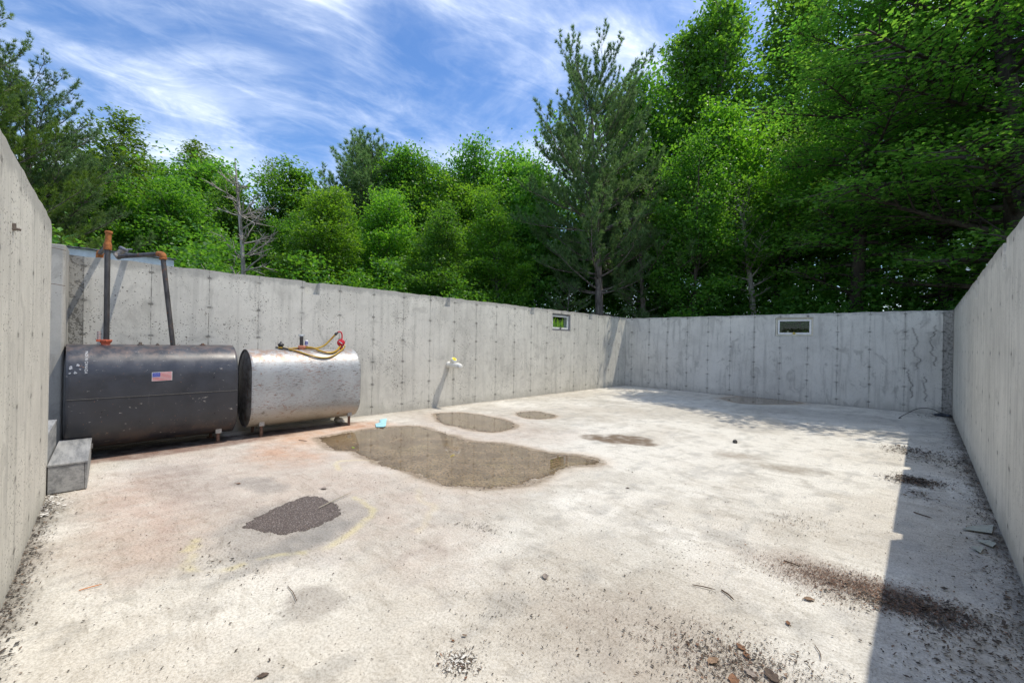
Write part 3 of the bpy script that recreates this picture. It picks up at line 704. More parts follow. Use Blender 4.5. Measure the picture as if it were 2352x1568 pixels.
Mc = Mat('rusty_tank_head', 0.7); cN = Mc.noise(9, 7, 0.75); cc_ = Mc.mix(Mc.rng(cN, 0.42, 0.62), (0.20, 0.20, 0.20), (0.08, 0.075, 0.07))
cc_ = Mc.mix(Mc.rng(Mc.noise(24, 6, 0.75, Mc.mapping(Mc.tc.outputs['Object'], (1, 1, 0.4))), 0.57, 0.64, 0, 0.9), cc_, (0.12, 0.045, 0.02)); Mc.color(cc_)
M_leg = simple('rusty_leg', (0.17, 0.10, 0.07), 0.75, 0.2, 0.35, 40, 0.4)
M_tab = simple('leg_bracket_steel', (0.42, 0.42, 0.40), 0.5, 0.5, 0.15, 40)
M_pipe = Mat('black_iron_pipe', 0.5, 0.3); pn = M_pipe.noise(14, 6, 0.7, M_pipe.mapping(M_pipe.tc.outputs['Object'], (1, 1, 0.4)))
pcx = M_pipe.mix(M_pipe.rng(pn, 0.35, 0.7), (0.045, 0.042, 0.042), (0.12, 0.11, 0.105)); pcx = M_pipe.mix(M_pipe.rng(M_pipe.noise(9, 6, 0.75), 0.60, 0.70, 0, 0.85), pcx, (0.28, 0.10, 0.04)); M_pipe.color(pcx); M_pipe = M_pipe.m
Mo = Mat('orange_rust', 0.85); on = Mo.noise(28, 6, 0.75); Mo.color(Mo.mix(Mo.rng(on, 0.35, 0.68), (0.22, 0.075, 0.025), (0.42, 0.15, 0.035))); Mo.bump(on, 0.5, 0.004); M_orange = Mo.m
M_redor = simple('red_lead_fitting', (0.50, 0.10, 0.045), 0.6, 0, 0.3, 50, 0.3)
M_salmon = simple('salmon_fitting', (0.62, 0.24, 0.15), 0.6, 0, 0.25, 50, 0.3)

TX = -7.03
bt = empty('oil_tank', (TX, 0.85, 0)); tag(bt, 'larger black oil tank with a flag sticker and two tall vent pipes', 'oil tank', 'oil tanks along the long wall')
B_Y0, B_Y1, B_HW, B_HH, B_ZB = 0.045, 1.66, 0.365, 0.60, 0.10
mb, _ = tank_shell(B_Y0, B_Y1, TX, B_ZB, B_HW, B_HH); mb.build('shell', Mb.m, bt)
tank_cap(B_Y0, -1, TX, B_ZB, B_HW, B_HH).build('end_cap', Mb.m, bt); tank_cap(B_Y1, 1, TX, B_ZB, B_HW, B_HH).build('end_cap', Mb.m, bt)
# weld seam along the front and flange rings
mb = MB(); mb.tube([(TX+B_HW+0.001, y, 0.70+random.uniform(-.0015, .0015)) for y in np.linspace(B_Y0+0.01, B_Y1-0.01, 60)], 0.0045, 6); mb.build('weld_seam', simple('weld', (0.06, 0.058, 0.055), 0.55, 0.2, 0.4, 80, 0.4), bt)
def legs(parent, ys_, xs_, zb, hw, ztop_of, rust, base_plate=False):
    for y in ys_:
        for sx_ in xs_:
            mb = MB(); zt = ztop_of(sx_)+0.05
            mb.tube([(sx_, y, 0.002), (sx_, y, zt-0.01)], 0.021, 12)
            if base_plate: mb.lathe((sx_, y, 0.001), (0, 0, 1), [(0, 0.05), (0.006, 0.048), (0.012, 0.03)], 12)
            lg = mb.build('leg', rust, parent)
            sg = 1 if sx_ > TX else -1
            mb = MB(); mb.box((sx_-0.004*sg if sg > 0 else sx_-0.032, y-0.034, zt-0.085), (sx_+0.032 if sg > 0 else sx_+0.004, y+0.034, zt+0.035))
            mb.build('bracket', M_tab, lg, bevel=0.004)
def zsurf(x, zb, hw): return zb+hw-math.sqrt(max(hw*hw-(x-TX)**2, 0))
legs(bt, (0.24, 1.48), (TX+0.20, TX-0.20), B_ZB, B_HW, lambda x: zsurf(x, B_ZB, B_HW), M_leg, True)
# surface mapper: s = distance up from the seam line over the front and top of a tank
def tank_pt(y, s, zb, hw, hh, out=0.0):
    zc = zb+hh; st_ = hh-hw; z = 0.70+s; ztop = zc+st_
    if z <= ztop: return Vector((TX+hw+out, y, z))
    a = (z-ztop)/hw; return Vector((TX+(hw+out)*math.cos(a), y, ztop+(hw+out)*math.sin(a)))
# flag sticker
Mfw = simple('sticker_white', (0.66, 0.66, 0.65), 0.35, 0, 0.03); Mfr = simple('sticker_red', (0.50, 0.012, 0.022), 0.35, 0, 0.03); Mfb = simple('sticker_blue', (0.03, 0.05, 0.36), 0.35, 0, 0.03)
mb = MB()
fy0, fy1, fs0, fs1 = 0.762, 0.955, 0.168, 0.274; tilt = 0.006
def fp(u, v, out):  # u,v in 0..1 over the sticker
    return tank_pt(fy0+(fy1-fy0)*u, fs0+(fs1-fs0)*v+tilt*u, B_ZB, B_HW, B_HH, out+0.003)
def fquad(u0, v0, u1, v1, out, mi, nu=1, nv=3):
    for j in range(nv):
        a, b = v0+(v1-v0)*j/nv, v0+(v1-v0)*(j+1)/nv
        mb.add([fp(u0, a, out), fp(u1, a, out), fp(u1, b, out), fp(u0, b, out)], [(0, 1, 2, 3)], mi)
fquad(0, 0, 1, 1, 0.001, 0, 1, 10)
iu0, iu1, iv0, iv1 = 0.025, 0.975, 0.05, 0.95; sh = (iv1-iv0)/13
for k in range(13):
    if k % 2 == 0: fquad(iu0 if k < 6 else iu0+0.40*(iu1-iu0), iv0+k*sh, iu1, iv0+(k+1)*sh, 0.0018, 1, 1, 1)
cu0, cu1, cv0, cv1 = iu0, iu0+0.40*(iu1-iu0), iv0+6*sh, iv1
fquad(cu0, cv0, cu1, cv1, 0.0026, 2, 1, 5)
asp = (fy1-fy0)/(fs1-fs0)
for r_ in range(9):
    nc = 6 if r_ % 2 == 0 else 5
    for c_ in range(nc):
        uu = cu0+(cu1-cu0)*((2*c_+1+(r_ % 2))/12); vv = cv0+(cv1-cv0)*((r_+1)/10); rr = 0.022
        mb.add([fp(uu+rr/asp*math.sin(2*math.pi*k/10)*(1 if k % 2 == 0 else 0.42), vv+rr*math.cos(2*math.pi*k/10)*(1 if k % 2 == 0 else 0.42), 0.0034) for k in range(10)], [tuple(range(10))], 0)
mb.build('flag_sticker', [Mfw, Mfr, Mfb], bt)
# stencilled words running down the shell
tcv = bpy.data.curves.new('t', 'FONT'); tcv.body = 'MADE IN CANADA'; tcv.size = 0.040; tcv.space_character = 1.05; tcv.extrude = 0
to = bpy.data.objects.new('t', tcv); C.objects.link(to); dg = bpy.context.evaluated_depsgraph_get(); dg.update()
tm = bpy.data.meshes.new_from_object(to.evaluated_get(dg)); bpy.data.objects.remove(to)
s_top = 0.565
for v in tm.vertices:
    a, b = v.co.x*0.80, v.co.y
    v.co = tank_pt(0.195+b*0.9+a*-0.02, s_top-a, B_ZB, B_HW, B_HH, 0.0045)-Vector(bt.location)
tm.name = 'stencil'; tm.materials.append(simple('stencil_white', (0.55, 0.56, 0.58), 0.5, 0, 0.15, 120)); o = bpy.data.objects.new('stencil', tm); link(o, bt)
# white remains of a label
M_lab = simple('label_paper', (0.30, 0.31, 0.34), 0.8, 0, 0.5, 90)
for (yy, ss, r0, n) in ((0.085, 0.345, 0.020, 11), (0.135, 0.375, 0.016, 9), (0.120, 0.295, 0.015, 9), (0.155, 0.330, 0.009, 7), (0.075, 0.290, 0.010, 8)):
    MB().add([tank_pt(yy+r0*math.cos(2*math.pi*i/n)*random.uniform(.45, 1.2), ss+r0*math.sin(2*math.pi*i/n)*random.uniform(.5, 1.4), B_ZB, B_HW, B_HH, 0.0045) for i in range(n)], [tuple(range(n))]).build('label_scrap', M_lab, bt)
# fittings
ZT = B_ZB+2*B_HH
mb = MB(); mb.lathe((-7.0, 0.372, ZT-0.01), (0, 0, 1), [(0, 0.042), (0.02, 0.040), (0.03, 0.048), (0.045, 0.058), (0.062, 0.06), (0.066, 0.05)], 8, smooth=False); mb.box((-7.02, 0.29, ZT+0.03), (-6.97, 0.33, ZT+0.058)); mb.build('bung', M_redor, bt, bevel=0.002)
mb = MB(); mb.tube([(-6.995, 0.312, ZT+0.055), (-6.995, 0.312, ZT+0.15)], 0.016, 12); gg = mb.build('float_gauge', simple('clear_gauge', (0.45, 0.42, 0.40), 0.2), bt)
mb = MB(); [mb.lathe((-6.995, 0.312, ZT+0.068+0.018*k), (0, 0, 1), [(0, 0.0175), (0.004, 0.0175)], 12) for k in range(5)]; mb.build('gauge_ring', simple('gauge_red', (0.35, 0.10, 0.08), 0.5), gg)
for y, r_, h_, mt in ((0.685, 0.026, 0.03, M_rust), (1.322, 0.028, 0.022, M_leg), (0.85, 0.016, 0.018, M_rust)):
    mb = MB(); mb.lathe((-7.0, y, ZT-0.008), (0, 0, 1), [(0, r_*1.2), (0.012, r_*1.2), (0.014, r_*0.7), (h_+0.008, r_*0.6)], 6, smooth=False); mb.build('plug', mt, bt)
# riser 1: straight, elbow over the wall and a stub above
PR = 0.027
r1 = Vector((-7.0, 0.378, ZT+0.05)); r1t = Vector((-7.0, 0.372, 2.43))
mb = MB(); mb.tube([r1, r1t], PR, 16); p1 = mb.build('vent_pipe', M_pipe, bt)
mb = MB(); mb.lathe((-7.0, 0.372, 2.415), (0, 0, 1), [(0, 0.036), (0.012, 0.040), (0.03, 0.037), (0.05, 0.040), (0.075, 0.035), (0.085, 0.032)], 16)
mb.tube([(-7.0, 0.373, 2.49), (-7.002, 0.379, 2.62)], 0.029, 16); mb.lathe((-7.002, 0.379, 2.605), (0, 0.04, 1), [(0, 0.031), (0.004, 0.036), (0.03, 0.036), (0.034, 0.031)], 16); mb.build('rusty_tee', M_orange, p1)
mb = MB(); mb.tube([(-7.02, 0.372, 2.455), (-7.60, 0.338, 2.450)], PR, 14); mb.build('cross_pipe', M_pipe, p1)
mb = MB(); mb.tube(smooth_path([(-7.58, 0.339, 2.45), (-7.64, 0.336, 2.44), (-7.66, 0.335, 2.36)], 5), 0.038, 14); mb.build('elbow', M_orange, p1)
# riser 2: leaning, elbow and a run back to the wall with an upward vent cap
b2 = Vector((-7.0, 1.005, ZT-0.01)); t2 = Vector((-6.99, 0.885, 2.40))
mb = MB(); mb.tube([b2, t2], PR, 16); p2 = mb.build('vent_pipe', M_pipe, bt)
e2 = Vector((-7.03, 0.868, 2.452)); end2 = Vector((-7.585, 0.495, 2.425))
mb = MB(); mb.tube([e2, end2], PR, 14); mb.build('cross_pipe', M_pipe, p2)
mb = MB(); mb.tube(smooth_path([t2+Vector((0, 0.003, -0.02)), t2+Vector((-0.005, -0.003, 0.035)), e2+Vector((-0.03, -0.02, 0.0))], 6), [0.035]*3+[0.037]*7+[0.035]*3, 16)
mb.lathe(tuple(t2+Vector((0, 0.004, -0.025))), (0, -0.1, 1), [(0, 0.032), (0.003, 0.041), (0.02, 0.041), (0.024, 0.035)], 16); mb.build('elbow', M_orange, p2)
M_cap = simple('weathered_cap', (0.16, 0.17, 0.21), 0.6, 0.3, 0.3, 40)
mb = MB(); mb.tube([end2+Vector((0.03, 0.02, -0.01)), end2+Vector((-0.01, -0.01, 0.02)), end2+Vector((0.0, 0.055, 0.095))], 0.033, 14); vc = mb.build('vent_fitting', simple('grubby_fitting', (0.30, 0.26, 0.22), 0.7, 0.2, 0.4, 30, 0.3), p2)
mb = MB(); cb = end2+Vector((0.0, 0.052, 0.090)); mb.lathe(tuple(cb), (0, 0.5, 0.85), [(0, 0.036), (0.002, 0.052), (0.022, 0.055), (0.034, 0.048), (0.038, 0.02)], 14); mb.tube([cb+Vector((0, .04, .02)), cb+Vector((0, .095, .03))], 0.009, 8); mb.build('vent_cap', M_cap, vc)

# silver tank
stt = empty('oil_tank', (TX, 2.63, 0)); tag(stt, 'scratched silver oil tank with yellow hoses and a red hand pump on top', 'oil tank', 'oil tanks along the long wall')
S_Y0, S_Y1, S_HW, S_HH, S_ZB = 1.83, 3.42, 0.345, 0.56, 0.125
mb, _ = tank_shell(S_Y0, S_Y1, TX, S_ZB, S_HW, S_HH); mb.build('shell', Ms.m, stt)
tank_cap(S_Y0, -1, TX, S_ZB, S_HW, S_HH).build('end_cap', Mc.m, stt); tank_cap(S_Y1, 1, TX, S_ZB, S_HW, S_HH).build('end_cap', Mc.m, stt)
legs(stt, (2.0, 3.30), (TX+0.20, TX-0.20), S_ZB, S_HW, lambda x: zsurf(x, S_ZB, S_HW), M_leg)
ZS = S_ZB+2*S_HH
M_black = simple('black_rubber', (0.03, 0.03, 0.032), 0.5, 0, 0.2)
M_zinc = simple('zinc_cap', (0.45, 0.48, 0.50), 0.45, 0.5, 0.2, 50)
mb = MB(); mb.lathe((-7.0, 2.60, ZS-0.01), (0, 0, 1), [(0, 0.035), (0.015, 0.045), (0.035, 0.058), (0.062, 0.060), (0.066, 0.05)], 8, smooth=False); mb.box((-6.99, 2.62, ZS+0.02), (-6.95, 2.67, ZS+0.055)); mb.build('bung', M_salmon, stt, bevel=0.002)
mb = MB(); mb.tube([(-7.0, 2.592, ZS+0.05), (-7.0, 2.590, ZS+0.20)], 0.026, 14); fp_ = mb.build('fill_pipe', M_pipe, stt)
mb = MB(); mb.lathe((-7.0, 2.590, ZS+0.195), (0, 0, 1), [(0, 0.032), (0.02, 0.034), (0.026, 0.02)], 8, smooth=False); mb.box((-7.012, 2.545, ZS+0.205), (-6.988, 2.635, ZS+0.225)); mb.build('cap', M_zinc, fp_, bevel=0.003)
mb = MB(); mb.lathe((-6.965, 2.655, ZS+0.055), (0, 0, 1), [(0, 0.022), (0.07, 0.022)], 14); cn = mb.build('float_gauge', simple('gauge_blue', (0.07, 0.08, 0.35), 0.4), stt)
mb = MB(); mb.lathe((-6.965, 2.655, ZS+0.1255), (0, 0, 1), [(0, 0.023), (0.012, 0.02), (0.016, 0.008)], 14); mb.lathe((-6.965, 2.655, ZS+0.056), (0, 0, 1), [(0, 0.0235), (0.012, 0.0235)], 14)
[mb.box((-6.944, 2.640+0.009*i, ZS+0.075+0.012*j), (-6.9425, 2.644+0.009*i, ZS+0.081+0.012*j)) for i in range(4) for j in range(4)]
mb.build('gauge_trim', simple('gauge_white', (0.7, 0.7, 0.68), 0.4), cn)
mb = MB(); mb.lathe((-7.0, 2.295, ZS-0.005), (0, 0, 1), [(0, 0.030), (0.055, 0.030), (0.058, 0.042), (0.075, 0.044), (0.09, 0.030), (0.105, 0.012), (0.118, 0.010)], 16); mb.build('filler_cap', M_black, stt)
mb = MB(); mb.lathe((-7.0, 2.80, ZS-0.005), (0, 0, 1), [(0, 0.03), (0.015, 0.028), (0.02, 0.012)], 6, smooth=False); mb.build('plug', M_rust, stt)

# hand pump on the tank
pr = empty('hand_pump', (-6.98, 3.21, ZS)); tag(pr, 'red rotary hand pump standing on the right end of the silver tank', 'pump')
M_red = simple('pump_red', (0.55, 0.015, 0.03), 0.35, 0, 0.2, 40); M_redd = simple('pump_dark_red', (0.30, 0.015, 0.02), 0.5, 0, 0.2, 40)
pc_ = Vector((-6.98, 3.21, 1.352)); view = (Vector((0, 0, 1.43))-pc_); view.z = 0; view.normalize()
mb = MB(); mb.lathe(tuple(pc_-view*0.03), tuple(view), [(0, 0.045), (0.004, 0.06), (0.030, 0.062), (0.040, 0.055), (0.046, 0.04), (0.052, 0.022), (0.056, 0.012)], 22); mb.build('pump_body', M_red, pr)
mb = MB(); mb.tube([pc_+Vector((0, 0.01, -0.04)), Vector((-6.98, 3.225, ZS-0.01))], 0.020, 12); mb.lathe((-6.98, 3.225, ZS-0.004), (0, 0, 1), [(0, 0.036), (0.02, 0.034), (0.028, 0.024)], 8, smooth=False); mb.build('pump_base', M_redd, pr)
mb = MB(); mb.tube(smooth_path([pc_+Vector((0, 0.012, 0.05)), pc_+Vector((0, 0.016, 0.12)), pc_+Vector((0, 0.0, 0.168)), pc_+Vector((0, -0.035, 0.180)), pc_+Vector((0, -0.062, 0.165))], 6), 0.011, 12)
mb.lathe(tuple(pc_+Vector((0, 0.011, 0.045))), (0, 0, 1), [(0, 0.02), (0.018, 0.018), (0.024, 0.012)], 12); mb.build('outlet_pipe', M_red, pr)
mb = MB(); f0 = pc_+view*0.028; side = Vector((-view.y, view.x, 0)); mb.tube([f0, f0+view*0.03], 0.008, 10); mb.tube([f0+view*0.028-side*0.030+Vector((0, 0, .022)), f0+view*0.028, f0+view*0.03+side*0.02-Vector((0, 0, .018))], 0.006, 8); mb.tube([f0+view*0.028-side*0.03+Vector((0, 0, .022)), f0+view*0.055-side*0.03+Vector((0, 0, .022))], 0.007, 8); mb.build('crank', M_zinc, pr)
mb = MB(); mb.tube([pc_+Vector((0, -0.055, 0.17)), pc_+Vector((0, -0.105, 0.125))], [0.015, 0.018], 12); mb.lathe(tuple(pc_+Vector((0, -0.078, 0.150))), (0, -0.74, -0.67), [(0, 0.02), (0.006, 0.024), (0.02, 0.024), (0.026, 0.019)], 12); mb.build('coupling', M_black, pr)
mb = MB(); mb.tube([pc_+Vector((.01, .055, .0)), pc_+Vector((0.0, 0.10, 0.075))], 0.0022, 6); mb.build('wire', M_black, pr)
# hoses
Mh = Mat('yellow_hose', 0.28); hn = Mh.noise(5, 5, 0.6); hc = Mh.mix(Mh.rng(hn, 0.35, 0.65), (0.42, 0.25, 0.02), (0.58, 0.38, 0.05)); hc = Mh.mix(Mh.rng(Mh.noise(7, 4, 0.6, Mh.mapping(Mh.tc.outputs['Object'], (1, 1, 1), (4, 4, 0))), 0.58, 0.68, 0, 0.8), hc, (0.45, 0.13, 0.02)); Mh.color(hc)
Mh.b.inputs['Transmission Weight'].default_value = 0.15; M_hose = Mh.m
def hose(path, r_, lab, extra=None):
    o = MB().tube(smooth_path(path, 10), r_, 12).build('hose', M_hose); tag(o, lab, 'hose', 'hoses on the silver tank')
    if extra: MB().tube(smooth_path(extra, 6), r_+0.003, 12).build('hose_end', M_black, o)
    return o
def sp_(y, s, out): return tank_pt(y, s, S_ZB, S_HW, S_HH, out)
sq = math.pi/2*S_HW+(S_ZB+2*S_HH-S_HW-0.70)   # arc length from z=0.70 to the crown
hose([pc_+Vector((0, -0.10, 0.13)), (-6.99, 3.03, 1.39), (-6.99, 2.94, 1.305), (-6.99, 2.83, ZS+0.018), (-7.03, 2.68, ZS+0.016), (-7.10, 2.50, ZS+0.010)], 0.0145, 'upper yellow hose running from the black coupling of the pump down to the tank top')
hose([(-6.96, 2.64, ZS+0.03), (-6.93, 2.73, ZS+0.022), sp_(2.86, sq-0.20, 0.022), sp_(2.98, sq-0.22, 0.022), sp_(3.08, sq-0.17, 0.024), (-6.95, 3.17, ZS+0.03), (-6.965, 3.195, ZS+0.05)], 0.0155, 'thick yellow hose sagging between the salmon fitting and the pump foot')
hose([(-7.0, 2.24, ZS+0.025), (-6.93, 2.33, ZS+0.012), sp_(2.47, sq-0.17, 0.018), sp_(2.64, sq-0.27, 0.018), sp_(2.80, sq-0.315, 0.018), sp_(2.95, sq-0.30, 0.018), sp_(3.10, sq-0.21, 0.018), (-6.93, 3.225, ZS+0.012), (-6.95, 3.262, ZS+0.05), (-6.98, 3.25, ZS+0.085)], 0.0125,
     'lowest yellow hose looping from the black cap down the front of the silver tank', [(-7.0, 2.22, ZS+0.03), (-6.985, 2.27, ZS+0.02), (-6.93, 2.33, ZS+0.012), sp_(2.42, sq-0.135, 0.018)])
hose([(-7.0, 2.26, ZS+0.05), (-6.99, 2.36, ZS+0.020), (-6.99, 2.48, ZS+0.014), (-7.03, 2.56, ZS+0.012)], 0.009, 'short thin amber hose on the crown of the silver tank beside the black cap')

# ------------------------------------------------------------------ white plastic drain wye on the long wall
M_pvc = simple('white_plastic', (0.74, 0.73, 0.68), 0.35, 0, 0.06, 12); M_yel = simple('yellow_cap', (0.80, 0.68, 0.02), 0.4, 0, 0.05)
dp = empty('drain_pipe', (XL, 5.80, 0.905)); tag(dp, 'white plastic drain pipe with a yellow cap poking out of the long wall', 'pipe')
A = Vector((XL-0.02, 5.83, 0.905)); B = Vector((-6.98, 5.80, 0.885)); dr_ = (B-A).normalized()
mb = MB(); mb.tube([A, A.lerp(B, 0.62)], 0.055, 20); mb.lathe(tuple(A.lerp(B, 0.03)), tuple(dr_), [(0, 0.055), (0.0, 0.066), (0.05, 0.066), (0.055, 0.056)], 20)
mb.lathe(tuple(A.lerp(B, 0.60)), tuple(dr_), [(0, 0.056), (0.01, 0.064), (0.09, 0.064), (0.10, 0.05)], 20)
br = (dr_*0.62+Vector((0, 0, 0.78))).normalized(); S0 = A.lerp(B, 0.26)
mb.tube([S0, S0+br*0.16], 0.052, 20); mb.lathe(tuple(S0+br*0.10), tuple(br), [(0, 0.053), (0.004, 0.062), (0.065, 0.062), (0.068, 0.056)], 20); mb.build('pipe_body', M_pvc, dp)
mb = MB(); mb.lathe(tuple(S0+br*0.160), tuple(br), [(0, 0.05), (0.016, 0.049), (0.018, 0.046)], 20); cp = mb.build('yellow_cap', M_yel, dp)
mb = MB(); ux = br.cross(Vector((0, 1, 0))).normalized(); uy = br.cross(ux)
for k in range(3):
    a = k*math.pi/3; d = ux*math.cos(a)+uy*math.sin(a); c0 = S0+br*0.181; mb.tube([c0-d*0.022, c0+d*0.022], 0.0035, 6)
mb.build('cap_star', simple('cap_star', (0.45, 0.22, 0.03), 0.5), cp)
mb = MB(); e0 = A.lerp(B, 0.80)
prof = [(0, 0.05)]
for k in range(5): prof += [(0.006+k*0.011, 0.056), (0.012+k*0.011, 0.051)]
prof += [(0.066, 0.048), (0.076, 0.036), (0.080, 0.012)]
mb.lathe(tuple(e0), tuple(dr_), prof, 20); mb.build('threaded_plug', M_pvc, dp)

# ------------------------------------------------------------------ small things on the slab
mb = MB(); n = 16; cor = [(-6.90, 3.90), (-6.875, 4.02), (-6.30, 3.67), (-6.25, 3.60), (-6.36, 3.53), (-6.62, 3.66), (-6.66, 3.76)]
vs = [(x, y, 0.012+random.uniform(0, 0.012)) for x, y in cor]; cen = (-6.60, 3.76, 0.028)
mb.add(vs+[cen]+[(x, y, z-0.006) for x, y, z in vs], [(i, (i+1) % 7, 7) for i in range(7)]+[(i, 8+i, 8+(i+1) % 7, (i+1) % 7) for i in range(7)])
o = mb.build('cloth_scrap', simple('pale_blue_cloth', (0.33, 0.60, 0.68), 0.9, 0, 0.1, 18, 0.4)); tag(o, 'pale blue cloth scrap lying on the slab in front of the silver tank', 'cloth')
bo = empty('bottle', (-7.10, 3.27, 0.05)); tag(bo, 'grubby white plastic bottle lying under the right end of the silver tank', 'bottle')
mb = MB(); mb.lathe((-7.17, 3.24, 0.052), (0.9, 0.12, 0), [(0, 0.03), (0.006, 0.045), (0.13, 0.046), (0.165, 0.035), (0.18, 0.018), (0.195, 0.017)], 18); mb.build('body', simple('grubby_white_plastic', (0.55, 0.53, 0.45), 0.5, 0, 0.15, 18), bo)
mb = MB(); mb.lathe((-6.977, 3.266, 0.052), (0.9, 0.12, 0), [(0, 0.020), (0.022, 0.020)], 14); mb.build('cap', M_pvc, bo)
M_orw = simple('orange_wood', (0.55, 0.22, 0.08), 0.8, 0, 0.25, 60)
def splinter(a, b, r_, mat, name, lab, cat, z=0.006):
    a = Vector((*a, z)); b = Vector((*b, z+0.003)); mid = a.lerp(b, 0.5)+Vector((random.uniform(-.01, .01), random.uniform(-.01, .01), 0.001))
    o = MB().tube(smooth_path([a, a.lerp(mid, .6), mid, b], 4), [r_*0.3]+[r_*0.7]*10+[r_*0.5, r_*0.15], 6).build(name, mat); tag(o, lab, cat); return o
splinter((-3.365, 0.09), (-3.353, 0.185), 0.004, M_orw, 'wood_splinter', 'orange wood splinter lying in the lower left of the slab', 'splinter')
M_twig = simple('twig_brown', (0.10, 0.065, 0.045), 0.85, 0, 0.3, 60); M_shard = simple('dusty_glass', (0.30, 0.33, 0.30), 0.25, 0, 0.12, 12)
splinter((-3.62, 1.50), (-3.78, 1.86), 0.006, simple('pale_lath', (0.33, 0.30, 0.24), 0.8), 'wood_splinter', 'thin pale lath across the top edge of the dark gritty patch', 'splinter', 0.016)
for (a, b, r_, lab) in (((-0.98, 2.62), (-0.86, 2.66), 0.004, 'curved dark twig left of the reddish seed litter'), ((-0.84, 2.69), (-0.75, 2.63), 0.006, 'short thick twig beside the curved twig near the seed litter'),
                        ((-0.36, 2.52), (-0.32, 2.42), 0.003, 'thin upright-looking twig near the bottom edge, left of the shadow'), ((-2.62, 0.92), (-2.42, 0.90), 0.003, 'thin stalk by the grey smudge at bottom left'),
                        ((-0.66, 3.36), (-0.56, 3.34), 0.006, 'brown twig above the reddish seed litter'), ((-6.25, 2.3), (-6.10, 2.36), 0.006, 'dark twig between the tank leg and the big puddle'),
                        ((-0.05, 5.2), (0.07, 5.12), 0.007, 'dark twig in the shade strip along the right wall')):
    splinter(a, b, r_, M_twig, 'twig', lab, 'twig')
def shard(pts, lab):
    n = len(pts); mb = MB(); zs = [0.010+random.uniform(0, 0.006) for _ in pts]
    mb.add([(x, y, z) for (x, y), z in zip(pts, zs)]+[(x, y, z+0.003) for (x, y), z in zip(pts, zs)], [tuple(range(n))[::-1], tuple(range(n, 2*n))]+[(i, (i+1) % n, n+(i+1) % n, n+i) for i in range(n)])
    o = mb.build('glass_shard', M_shard); tag(o, lab, 'glass shard', 'broken glass by the right wall')
shard([(0.238, 4.98), (0.30, 5.13), (0.428, 5.28), (0.40, 5.03), (0.31, 5.0)], 'largest broken glass shard at the foot of the right wall')
shard([(0.30, 4.76), (0.37, 4.82), (0.405, 4.79), (0.378, 4.69)], 'middle broken glass shard touching the wall litter')
shard([(0.262, 4.57), (0.335, 4.65), (0.305, 4.475)], 'smallest triangular broken glass shard nearest the camera')
# black wire in the far right corner
o = MB().tube(smooth_path([(-0.33, 12.05, 0.012), (-0.36, 11.95, 0.02), (-0.25, 12.25, 0.09), (-0.08, 12.7, 0.17), (0.12, 13.0, 0.16), (0.27, 13.15, 0.08), (0.40, 13.25, 0.04)], 8), 0.007, 6).build('cable', M_black); tag(o, 'thin black cable arching off the slab in the far right corner', 'cable')
cs = empty('crumpled_bag', (0.30, 13.2, 0.03)); tag(cs, 'crumpled black plastic bag in the far right corner', 'bag')
bmx = bmesh.new(); bmesh.ops.create_icosphere(bmx, subdivisions=3, radius=1)
for v in bmx.verts:
    k_ = 0.75+0.5*float(vnoise(v.co.x*2+5, v.co.y*2+v.co.z*3, 1.7)); v.co = Vector((v.co.x*0.14*k_, v.co.y*0.10*k_, v.co.z*0.035*k_))
me = bpy.data.meshes.new('bag_body'); bmx.to_mesh(me); bmx.free(); Mbag = simple('black_plastic', (0.05, 0.06, 0.08), 0.2, 0, 0.2); me.materials.append(Mbag); o = bpy.data.objects.new('bag_body', me); link(o, cs)

# dead leaves one can tell apart
leafc = [simple('leaf_tan', (0.24, 0.16, 0.105), 0.85, 0, 0.25, 60, 0.3), simple('leaf_rust', (0.19, 0.095, 0.05), 0.8, 0, 0.25, 60, 0.3), simple('leaf_dark', (0.09, 0.065, 0.05), 0.85, 0, 0.3, 60, 0.3), simple('leaf_grey', (0.26, 0.22, 0.19), 0.9, 0, 0.25, 60, 0.3), simple('leaf_green', (0.30, 0.45, 0.05), 0.6, 0, 0.2, 30)]
def dead_leaf(x, y, L, rz, mi, lab, curl=0.35):
    nu, nv = 8, 5; vs = []; L *= 0.72
    for i in range(nu+1):
        t = i/nu; wd = math.sin(math.pi*min(t*0.95+0.03, 1))**0.8*0.36*L*(1-0.35*t)
        for j in range(nv+1):
            s = (j/nv-0.5)*2; px_ = (t-0.5)*L; py_ = s*wd*(1+0.18*math.sin(t*17))
            z = 0.002+0.55*curl*abs(s)**1.5*wd*0.9+0.06*L*(t-0.5)**2*2+random.uniform(0, 0.003)
            vs.append((x+px_*math.cos(rz)-py_*math.sin(rz), y+px_*math.sin(rz)+py_*math.cos(rz), z+0.002))
    fs = [(i*(nv+1)+j, (i+1)*(nv+1)+j, (i+1)*(nv+1)+j+1, i*(nv+1)+j+1) for i in range(nu) for j in range(nv)]
    mb = MB(); mb.add(vs, fs, 0, False); mb.tube([(x-0.5*L*math.cos(rz), y-0.5*L*math.sin(rz), 0.012), (x-0.8*L*math.cos(rz+.3), y-0.8*L*math.sin(rz+.3), 0.01)], 0.0018, 5)
    o = mb.build('fallen_leaf', leafc[mi]); s_ = o.modifiers.new('thick', 'SOLIDIFY'); s_.thickness = 0.0012; tag(o, lab, 'leaf')
